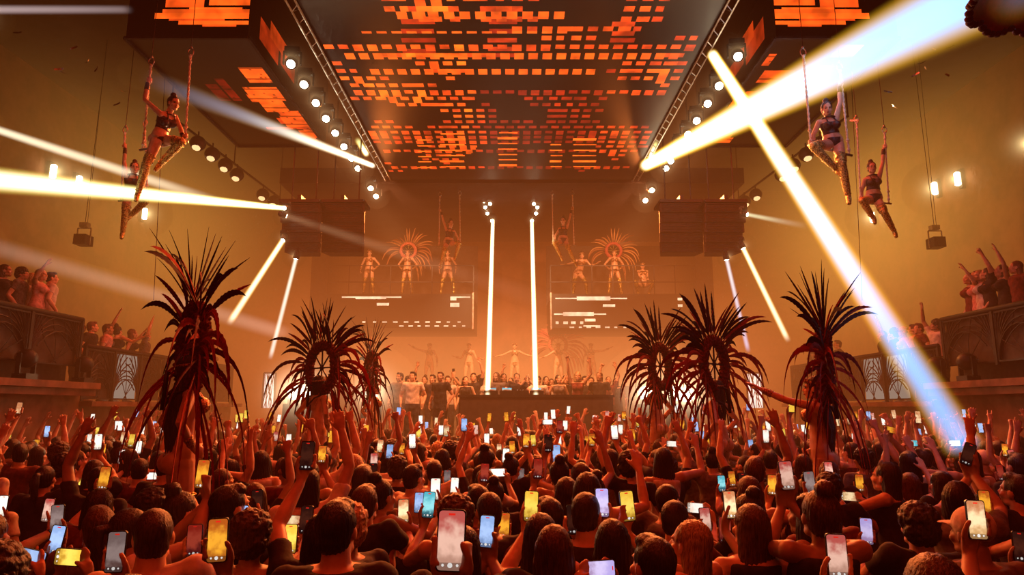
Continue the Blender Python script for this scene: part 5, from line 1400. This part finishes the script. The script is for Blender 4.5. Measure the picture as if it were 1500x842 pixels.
# labels that single each one out
from collections import defaultdict
def ordinal(i, n):
    if n == 1: return ''
    if i == 0: return 'leftmost'
    if i == n-1: return 'rightmost'
    if i < 20 and i <= n/2 + 1: return ORD[i] + ' from the left'
    if n-1-i < 20: return ORD[n-1-i] + ' from the right'
    return 'number %d from the left' % (i+1)
def label_all(items, key, text):
    gs = defaultdict(list)
    for it in items: gs[key(it)].append(it)
    for k_, L in gs.items():
        L.sort(key=lambda a: a['px'])
        for i, it in enumerate(L): it['o']['label'] = text(it, ordinal(i, len(L)))
HL = lambda it: ('%s cap' % it['hc']) if it['hair'] == 'cap' else '%s %s hair' % (HW[it['hair']], it['hc'])
def ptext(it, o_):
    return 'person in %s %s, %s, %s' % (HL(it), it['act'], zone(it['D']), o_.replace(' from the ', ' such from ') + (' such' if o_.endswith('most') else '') if o_ else 'the only such one')
label_all(people, lambda it: (HL(it), it['act'], zone(it['D'])), ptext)
SW = {'white': 'white', 'cream': 'cream', 'amber': 'amber', 'yellow': 'yellow', 'blue': 'pale blue', 'cyan': 'cyan', 'lavender': 'lavender', 'pink': 'pinkish', 'red': 'dim red', 'grey': 'greyish', 'dark': 'nearly dark'}
label_all(phones, lambda it: (it['scr'], it['ori'], zone(it['D'])), lambda it, o_: '%s phone with %s screen held over the %s, %s' % ('upright' if it['ori'] == 'u' else 'sideways', SW[it['scr']], zone(it['D']), o_.replace(' from the ', ' from ') + ' such' if o_ else 'the only such one'))
for it in people: it['o']['group'] = 'crowd on the dance floor'
for it in phones: it['o']['group'] = 'phones held up by the crowd'
for p_ in people:
    l_ = p_['o']['label']
    if l_.startswith('person in') and 'hair' in l_: p_['o']['label'] = l_.replace('person in', 'person with', 1)

# ---- the far mass before the stage: nobody could count it
Vs, Ts, Ms = [], [], []; off = 0
def put_arr(a, M, mi):
    global off
    co, t = a; m = np.array(M, np.float32); Vs.append(co @ m[:3, :3].T + m[:3, 3]); Ts.append(t + off); Ms.append(np.full(len(t), mi, np.int32)); off += len(co)
PHM = MB(); pmats = [bpy.data.materials['phone_shell']] + [SCREENS[k_] for k_ in ('white', 'cream', 'amber', 'yellow', 'blue', 'pink')]
far = 0; tries = 0; farroots = []
while far < 210 and tries < 30000:
    tries += 1
    D = 8.2 + 7.4*crng.random(); lim = min(.80*D, 7.9 if D < 13.4 else 8.0); x = crng.uniform(-lim, lim)
    if not clear(x, D, .44) or any(math.hypot(x-a, D-b) < .42 for a, b in farroots): continue
    if 14.9 < D and abs(x) < 6.5 and D > 15.2: continue
    farroots.append((x, D)); far += 1
    vk = crng.choice(list(LOW)); sc = crng.uniform(.92, 1.05); v = VARIANTS[vk]
    M = Matrix.Translation((x, D, 0)) @ Matrix.Rotation(crng.uniform(-.4, .4), 4, 'Z') @ Matrix.Scale(sc, 4)
    put_arr(LOW[vk][0], M, 0); put_arr(LOW[vk][1], M, crng.choice([1, 1, 2, 3, 4])); put_arr(LH[crng.choice(list(LH))], M @ head_matrix(v), crng.choice([5, 5, 6, 7]))
    if v['frame'] is not None:
        F = M @ v['frame']; fx, fy, fz = F.col[0].xyz/sc, F.col[1].xyz/sc, F.col[2].xyz/sc; c = F.translation
        R_ = Matrix((fx, fy, fz)).transposed()
        PHM.mat(0).box(c, (PW, .009, .155), R_); PHM.mat(crng.choice([1, 1, 1, 2, 3, 4, 5, 6])).box(c - fy*.005, (PW-.006, .002, .147), R_)
co = np.concatenate(Vs); tr = np.concatenate(Ts); mi = np.concatenate(Ms)
me = bpy.data.meshes.new('distant_crowd'); me.vertices.add(len(co)); me.vertices.foreach_set('co', co.ravel()); me.loops.add(tr.size); me.loops.foreach_set('vertex_index', tr.ravel().astype(np.int32))
me.polygons.add(len(tr)); me.polygons.foreach_set('loop_start', np.arange(0, tr.size, 3, dtype=np.int32)); me.polygons.foreach_set('loop_total', np.full(len(tr), 3, np.int32)); me.polygons.foreach_set('material_index', mi)
me.polygons.foreach_set('use_smooth', [True]*len(tr)); me.update(calc_edges=True); me.validate()
for m in (M_skin, CLOTHC['black'], CLOTHC['dark red'], CLOTHC['white'], CLOTHC['grey'], HAIRC['black'], HAIRC['brown'], HAIRC['blond']): me.materials.append(m)
tag(link('distant_crowd', me), 'packed mass of small people before the stage at the far end of the dance floor', 'crowd', None, 'stuff')
tag(PHM.build('distant_phones', pmats), 'scatter of tiny lit phone screens over the packed far end of the crowd', 'phones', None, 'stuff')
print('PIT', len(people), len(phones), far)

# ================================================================== on the stage
STZ = 1.34
t = empty('dj_table', (at(785, 590, 16.75).x, 16.75, STZ)); tag(t, 'long dark DJ table at the front of the stage under the tall white beams', 'table')
xl, xr = at(672, 590, 16.6).x - t.location.x, at(898, 590, 16.6).x - t.location.x; zt = at(785, 578, 16.5).z - STZ
MB().box(((xl+xr)/2, 0, zt-.03), (xr-xl, .85, .06)).build('top', M_black, t)
MB().box(((xl+xr)/2, -.38, zt/2-.03), (xr-xl-.1, .05, zt-.06)).build('front_panel', M_dark, t)
for x in (xl+.06, xr-.06): MB().box((x, .05, zt/2-.03), (.08, .7, zt-.06)).build('side_panel', M_dark, t)
def deck(x, w_, kind, label):
    g = empty(kind, (t.location.x + x, 16.7, STZ+zt)); tag(g, label, 'player' if kind == 'media_player' else 'mixer', 'decks on the DJ table')
    MB().box((0, 0, .05), (w_, .40, .10)).build('case', M_black, g)
    if kind == 'media_player':
        MB().tube([(0, -.04, .10), (0, -.04, .125), (0, -.04, .128)], [.12, .115, .06], 24).build('jog_wheel', M_steel, g)
        MB().box((0, .15, .13), (w_*.7, .02, .09), Matrix.Rotation(-.5, 3, 'X')).build('display', SCREENS['cyan'], g)
    else:
        mb = MB()
        for i in range(4):
            for j in range(4): mb.tube([(-.1+i*.066, .12-j*.07, .10), (-.1+i*.066, .12-j*.07, .125)], .012, 8)
        mb.build('knob_bank', M_steel, g)
x0 = at(757, 575, 16.7).x - t.location.x
deck(x0-.62, .33, 'media_player', 'media player left of the mixer, nearer the left beam'); deck(x0-.24, .33, 'media_player', 'media player next to the mixer on its left')
deck(x0+.12, .34, 'mixer', 'mixer in front of the man at the decks'); deck(x0+.48, .33, 'media_player', 'media player on the right of the mixer')
def stage_person(vk, px, D, h, hc, cc, label, rz=PI, zf=STZ, group=None, sc=None, gname='people behind the DJ'):
    x = at(px, 555, D).x
    r = make_person(vk, (x, D, zf), rz, sc or 1.0, h, hc, cc, label, group); return r
stage_person('dj', 757, 17.35, 'crop', 'black', 'black', 'person with dark beard-short hair in black shirt working the decks between the beams', group='people on the stage')
stage_person('clap', 772, 17.5, 'long', 'black', 'white', 'person in white jacket beside the person at the decks, under the right beam', group='people on the stage', sc=.95)
stage_person('arms_down', 605, 16.75, 'short', 'black', 'white', 'person in white shirt standing alone at the left end of the stage', group='people on the stage')
stage_person('nwod_smra', 646, 16.8, 'short', 'brown', 'black', 'person in dark clothes standing left of the DJ table', group='people on the stage', rz=PI-.5)
STP = [(586, 'arms_down'), (599, 'girl_down'), (622, 'one_up'), (634, 'arms_down'), (656, 'nwod_smra'), (668, 'two2'), (682, 'girl_down'), (694, 'pu_one'), (704, 'girl_down'), (727, 'arms_down'), (738, 'girl_down'), (748, 'one_up'), (788, 'arms_down'), (800, 'girl_down'), (808, 'nwod_smra'), (818, 'girl_down'), (828, 'clap'), (838, 'girl_down'), (846, 'both_up'), (856, 'nwod_smra'), (866, 'arms_down'), (878, 'arms_down'), (891, 'both_high'), (902, 'girl_down')]
sn = []
for i, (px, vk) in enumerate(STP):
    D = 18.0 + (i % 3)*.62 + crng.uniform(-.1, .1); h, hc, cc = dress(VARIANTS[vk]['female'])
    r = stage_person(vk, px, D, h, hc, crng.choice(['black', 'black', 'dark red', 'grey', 'navy', 'white']), '', PI + crng.uniform(-.3, .3), group='people behind the DJ table', sc=crng.uniform(.95, 1.04))
    sn.append((px, r, vk))
    if VARIANTS[vk]['frame'] is not None:
        M = Matrix.Translation(r.location) @ Matrix.Rotation(r.rotation_euler.z, 4, 'Z') @ Matrix.Scale(r.scale.x, 4) @ VARIANTS[vk]['frame'] @ Matrix.Scale(1/r.scale.x, 4)
        make_phone(M, 'dark', 'phone held up by a person on the stage left of the beams', None)
for i, (px, r, vk) in enumerate(sn):
    side = 'left of both beams' if px < 718 else ('between the beams' if px < 783 else 'right of both beams')
    grp = [a for a in sn if (a[0] < 718, a[0] < 783) == (px < 718, px < 783)]
    r['label'] = 'person %s behind the DJ, %s, %s' % (ACT.get(vk, 'holding a phone'), side, ordinal([a[0] for a in grp].index(px), len(grp)).replace(' the ', ' '))
for s, pxs in ((-1, (384, 404)), (1, (1096, 1116))):        # bright patterned panels at the stage flanks
    D = 21.5; a, b = at(pxs[0], 602, D), at(pxs[1], 558, D); zb_ = 2.2
    g = empty('lit_panel', ((a.x+b.x)/2, D, 2.2)); tag(g, 'bright white lit panel with dark fan tracery %s of the stage' % ('left' if s < 0 else 'right'), 'panel')
    W, H = b.x-a.x, b.z-zb_+.25
    MB().box((0, .02, H/2), (W, .04, H)).build('light_sheet', glow('panel_light', (1, .78, .68), 1.6), g)
    mb = MB()
    for k_ in range(9):
        mb.tube([(-W/2+W*k_/8, -.03, 0), (W*.4*math.sin(k_*1.7), -.03, H)], .012, 5)
    for x in (-W/2, W/2): mb.bar((x, -.03, 0), (x, -.03, H), .05)
    mb.bar((-W/2, -.03, H), (W/2, -.03, H), .05); mb.build('tracery', M_black, g)

# ================================================================== side terraces
def fan_panel(w_, h, seed):                 # wrought fan tracery
    mb = MB(); rr = random.Random(seed)
    for x in (-w_/2, w_/2): mb.bar((x, 0, 0), (x, 0, h), .03)
    for z in (0, h): mb.bar((-w_/2, 0, z), (w_/2, 0, z), .03)
    for c0 in (-w_/2, w_/2):
        sg = 1 if c0 < 0 else -1
        for k_ in range(7):
            a = .12 + k_*.21; L = w_*.98
            pts = [(c0 + sg*math.sin(a*t_)*L*t_*.9, 0, min(h, math.cos(a*t_)*L*t_*1.15)) for t_ in [i/8 for i in range(9)]]
            pts = [p for p in pts if abs(p[0]) <= w_/2 + .01]
            if len(pts) > 2: mb.tube(pts, .013, 5)
    for k_ in range(4):
        x = -w_/2 + w_*(k_+.5)/4; mb.tube([(x, 0, h), (x + w_*.12, 0, h*.5), (-x*.2, 0, 0)], .008, 5)
    return mb
def railing(s, y0, y1, z0, h, n, label, litpanel=None):
    x = s*8.55; g = empty('railing', (x, (y0+y1)/2, z0)); g.rotation_euler = (0, 0, PI/2); tag(g, label, 'railing')
    L = y1-y0; MB().tube([(-L/2, 0, h), (L/2, 0, h)], .045, 10).build('handrail', M_black, g, True)
    fp = fan_panel(L/n-.1, h-.12, 3).mesh('fan_panel', M_black, False); sp = MB().box((0, 0, h/2), (.06, .06, h)).mesh('post', M_black, False)
    gl = MB().box((0, -s*.05, (h-.12)/2), (L/n-.1, .01, h-.12)).mesh('backing_sheet', M_dark, False)
    lit = MB().box((0, -s*.05, (h-.12)/2), (L/n-.1, .01, h-.12)).mesh('lit_sheet', glow('lit_sheet', (1, .85, .66), .28), False)
    for i in range(n+1): link('post', sp, g, (-L/2 + L*i/n, 0, 0))
    for i in range(n):
        q = link('fan_panel', fp, g, (-L/2 + L*(i+.5)/n, 0, .06)); islit = litpanel is not None and i in litpanel
        if islit: set_mat(q, M_black)
        link('lit_sheet' if islit else 'backing_sheet', lit if islit else gl, g, (-L/2 + L*(i+.5)/n, 0, .06))
for s, nm in ((-1, 'left'), (1, 'right')):
    railing(s, .5, 13.5, 2.95, .98, 9, 'dark railing with fan ironwork along the near upper terrace, %s side' % nm)
    railing(s, 13.7, 21.0, 2.33, 1.1, 7, 'lower railing of the far terrace with a bright backlit fan panel, %s side' % nm, (1,) if s < 0 else (1, 2))
def terrace_person(px, D, s, zf, vk, h, hc, cc, label, rz, sc=1.0):
    x = at(px, 420, D).x; x = s*max(abs(x), 8.95)
    return make_person(vk, (x, D, zf), rz, sc, h, hc, cc, label, 'people on the %s terraces' % ('left' if s < 0 else 'right'))
UZ, LZ = 3.07, 2.3
A = -PI/2; 
for px, D, s, zf, vk, h, hc, cc, lb, rz in (
    (3, 12.3, -1, UZ, 'girl_down', 'long', 'brown', 'black', 'person with long hair at the left frame edge on the upper terrace', A),
    (28, 12.6, -1, UZ, 'arms_down', 'curly', 'black', 'grey', 'person with curly hair on the left upper terrace beside the frame edge', A+.4),
    (46, 13.1, -1, UZ, 'girl_down', 'bob', 'blond', 'white', 'blond person in white in the middle of the left upper terrace', A+.3),
    (62, 12.7, -1, UZ, 'wave', 'long', 'blond', 'pink', 'blond waving person just left of the standing man on the left upper terrace', A+.2),
    (88, 13.0, -1, UZ, 'arms_down', 'short', 'black', 'white', 'tall person in pale shirt at the corner of the left upper terrace', A+.9),
    (122, 14.5, -1, LZ, 'girl_down', 'bob', 'blond', 'black', 'blond person below the corner of the left upper terrace', A+.3),
    (140, 14.6, -1, LZ, 'nwod_smra', 'short', 'red', 'black', 'auburn-haired person leaning at the left lower railing', A+.2),
    (163, 15.3, -1, LZ, 'both_up', 'long', 'brown', 'grey', 'person with both arms up at the back of the left lower terrace', A+.5),
    (178, 15.0, -1, LZ, 'arms_down', 'short', 'brown', 'pink', 'person in bright patterned shirt on the left lower terrace', A+.6),
    (197, 15.4, -1, LZ, 'arms_wide', 'bun', 'black', 'black', 'dark-haired person with arms stretched sideways on the left lower terrace', A+1.4),
    (215, 16.0, -1, LZ, 'evaw', 'long', 'red', 'black', 'person waving by the biggest headdress on the left lower terrace', A+.5),
    (240, 16.6, -1, LZ, 'one_up', 'short', 'black', 'grey', 'person with one hand up behind the biggest headdress', A+.5),
    (385, 20.4, -1, LZ, 'both_up', 'long', 'black', 'dark red', 'person with arms up at the far end of the left terrace', A+.5),
    (398, 20.0, -1, LZ, 'girl_down', 'bob', 'brown', 'black', 'person standing at the far end of the left terrace below the thin beam', A+.5),
    (1235, 16.4, 1, LZ, 'pu_one', 'short', 'black', 'black', 'person with one hand up on the right lower terrace behind the edge-on headdress', -A-.4),
    (1252, 15.9, 1, LZ, 'arms_down', 'curly', 'black', 'black', 'broad dark person on the right lower terrace left of the pale-capped one', -A-.5),
    (1269, 15.5, 1, LZ, 'girl_down', 'cap', 'white', 'white', 'person in pale cap and top leaning at the right lower railing', -A-.4),
    (1312, 15.1, 1, LZ, 'arms_down', 'short', 'brown', 'pink', 'person in pink shirt on the right lower terrace beside the big beam', -A-.3),
    (1335, 14.9, 1, LZ, 'nwod_smra', 'short', 'red', 'dark red', 'person in red shirt on the right lower terrace', -A-.3),
    (1362, 14.3, 1, LZ, 'one_up', 'curly', 'black', 'white', 'person in white shirt raising a fist below the right upper terrace corner', -A+.2),
    (1402, 13.1, 1, UZ, 'evaw', 'long', 'black', 'dark red', 'person waving at the corner of the right upper terrace', -A-.2),
    (1417, 12.8, 1, UZ, 'girl_down', 'long', 'blond', 'white', 'blond person in white top on the right upper terrace', -A-.3),
    (1432, 12.9, 1, UZ, 'girl_down', 'bob', 'brown', 'pink', 'person in pale top beside the blond one on the right upper terrace', -A-.2),
    (1450, 12.6, 1, UZ, 'pu_point', 'long', 'black', 'black', 'person pointing upward in the middle of the right upper terrace', -A-.2),
    (1472, 12.3, 1, UZ, 'both_up', 'long', 'black', 'black', 'person with both arms thrown up on the right upper terrace', -A-.3),
    (1494, 12.0, 1, UZ, 'arms_down', 'long', 'red', 'dark red', 'person with long auburn hair at the right frame edge on the upper terrace', -A-.1),
    (1112, 20.3, 1, LZ, 'girl_down', 'bob', 'brown', 'black', 'person at the far end of the right terrace below the thin blue beam', -A-.5),
    (1128, 20.0, 1, LZ, 'arms_down', 'short', 'black', 'grey', 'person in grey on the far right terrace between the two beams', -A-.5),
    (1143, 19.6, 1, LZ, 'girl_down', 'long', 'brown', 'white', 'person in white jacket on the far right terrace', -A-.4),
    (1158, 19.2, 1, LZ, 'arms_down', 'crop', 'black', 'black', 'person in black where the yellow beam lands on the right terrace', -A-.3),
    (1176, 18.7, 1, LZ, 'nwod_smra', 'short', 'black', 'black', 'broad person in black on the right terrace left of the edge-on headdress', -A-.4)):
    terrace_person(px, D, s, zf, vk, h, hc, cc, lb, rz)
# unlit moving heads clamped along the ledges
for s, pts in ((-1, ((76, 540, 11.8), (152, 540, 13.4))), (1, ((1412, 540, 12.6), (1346, 540, 13.5)))):
    for i, (px, py, D) in enumerate(pts):
        g = empty('spotlight', (s*8.36, D, 2.68), (0, 0, s*PI/2)); tag(g, 'unlit round spotlight on the ledge below the %s upper railing, %s one' % ('left' if s < 0 else 'right', ('nearer', 'farther')[i]), 'spotlight', 'spotlights on the ledges')
        MB().box((0, 0, .05), (.3, .25, .1)).build('base', M_black, g)
        mb = MB()
        mb.box((0, 0, .09), (.41, .08, .03))
        for q in (-1, 1): mb.box((q*.19, 0, .26), (.03, .08, .36))
        mb.build('yoke', M_black, g)
        h_ = MB().ball((0, 0, .36), (.165, .17, .165)).build('lamp_head', M_black, g, True); MB().ball((0, -.10, .38), (.12, .09, .12)).build('lens', M_steel, h_, True)
# lanterns on wires
for s, px, py, D in ((1, 1371, 356, 17), (-1, 122, 352, 17)):
    p = at(px, py, D); g = empty('hanging_projector', p); tag(g, 'dark boxy projector in a frame hung on a wire near the %s wall' % ('left' if s < 0 else 'right'), 'projector')
    MB().box((0, 0, 0), (.3, .35, .26)).build('case', M_black, g)
    mb = MB()
    for q in (-1, 1): mb.bar((q*.17, 0, -.12), (q*.17, 0, .32), .025)
    mb.bar((-.17, 0, .32), (.17, 0, .32), .025); mb.box((0, 0, .4), (.2, .16, .12)); mb.build('frame', M_steel, g)
    MB().tube([(0, .18*-1, 0), (0, -.22, 0)], [.1, .11], 14).build('lens', M_black, g)
    MB().tube([(0, 0, .45), (-.05*s, 0, 11.98-p.z)], .008, 5).tube([(.06, 0, .45), (.03*s+.06, 0, 11.98-p.z)], .006, 5).build('wire', M_black, g)
for s, px, D in ((-1, 222, 14.5), (1, 1266, 14.5)):
    a, b = at(px, 250, D), at(px-3*s, 440, D); tag(MB().tube([(a.x, D, 11.98), b], .007, 5).build('hanging_wire', M_black), 'thin dark wire hanging from the ceiling near the farther %s trapeze' % ('left' if s < 0 else 'right'), 'wire')
# scalloped red canopy in the top right corner
p = at(1566, -40, 6.2); g = empty('canopy', p); tag(g, 'red fabric canopy with dark scalloped edge in the top right corner', 'canopy')
mb = MB(); n = 48; prof = [(.02, .42), (.25, .36), (.5, .24), (.72, .06), (.82, -.10)]
vs = []; fs = []
for k_, (r, z) in enumerate(prof):
    for i in range(n):
        a = 2*PI*i/n; sc_ = abs(math.sin(a*6)); vs.append((r*math.cos(a)*(1+.03*sc_), r*math.sin(a)*(1+.03*sc_), z - (k_/4)**2*.07*sc_))
for k_ in range(4):
    for i in range(n): fs.append((k_*n+i, k_*n+(i+1) % n, (k_+1)*n+(i+1) % n, (k_+1)*n+i))
mb.add(vs, fs); mb.build('fabric', mat('red_satin', (.32, .02, .02), .4, 0, .4, 6), g, True)
mb = MB()
for i in range(72):
    a = 2*PI*i/72; sc_ = abs(math.sin(a*6)); R_ = .84*(1+.03*sc_); mb.ball((R_*math.cos(a), R_*math.sin(a), -.11-.07*sc_), (.045, .045, .04), None, 7, 5)
mb.build('trim', M_fblack, g, True); MB().tube([(0, 0, .4), (0, 0, 11.98-p.z)], .01, 6).build('wire', M_black, g)
# added shiny strips standing in for glints high by the walls
fm_ = mat('glint_metal', (.9, .8, .65), .25, .9, .1); fme = MB().add([(-.05, 0, -.012), (.05, .01, -.012), (.05, .0, .012), (-.05, .01, .012)], [(0, 1, 2, 3)])
mb = MB(); mb.add([(-.06, 0, -.012), (0, .015, -.014), (.06, 0, -.012), (.06, .01, .012), (0, .025, .012), (-.06, .01, .012)], [(0, 1, 4, 5), (1, 2, 3, 4)]); fme = mb.mesh('glint_strip', fm_, True)
for px, py in ((93, 105), (127, 89), (140, 101), (108, 70), (180, 132), (25, 47), (171, 152), (86, 101), (1358, 100), (1341, 109), (1388, 110), (1301, 134), (1391, 68), (1372, 71), (1457, 50), (1311, 155), (1250, 176), (1435, 29), (1350, 91)):
    o = link('glint_strip', fme, None, at(px, py, crng.uniform(8.5, 10.5))); o.rotation_euler = (crng.uniform(-1, 1), crng.uniform(-.4, .4), crng.uniform(-1, 1))
    tag(o, 'shiny strip standing in for a glint high near the %s wall' % ('left' if px < 750 else 'right'), 'confetti', 'stand-in glints near the %s wall' % ('left' if px < 750 else 'right'))
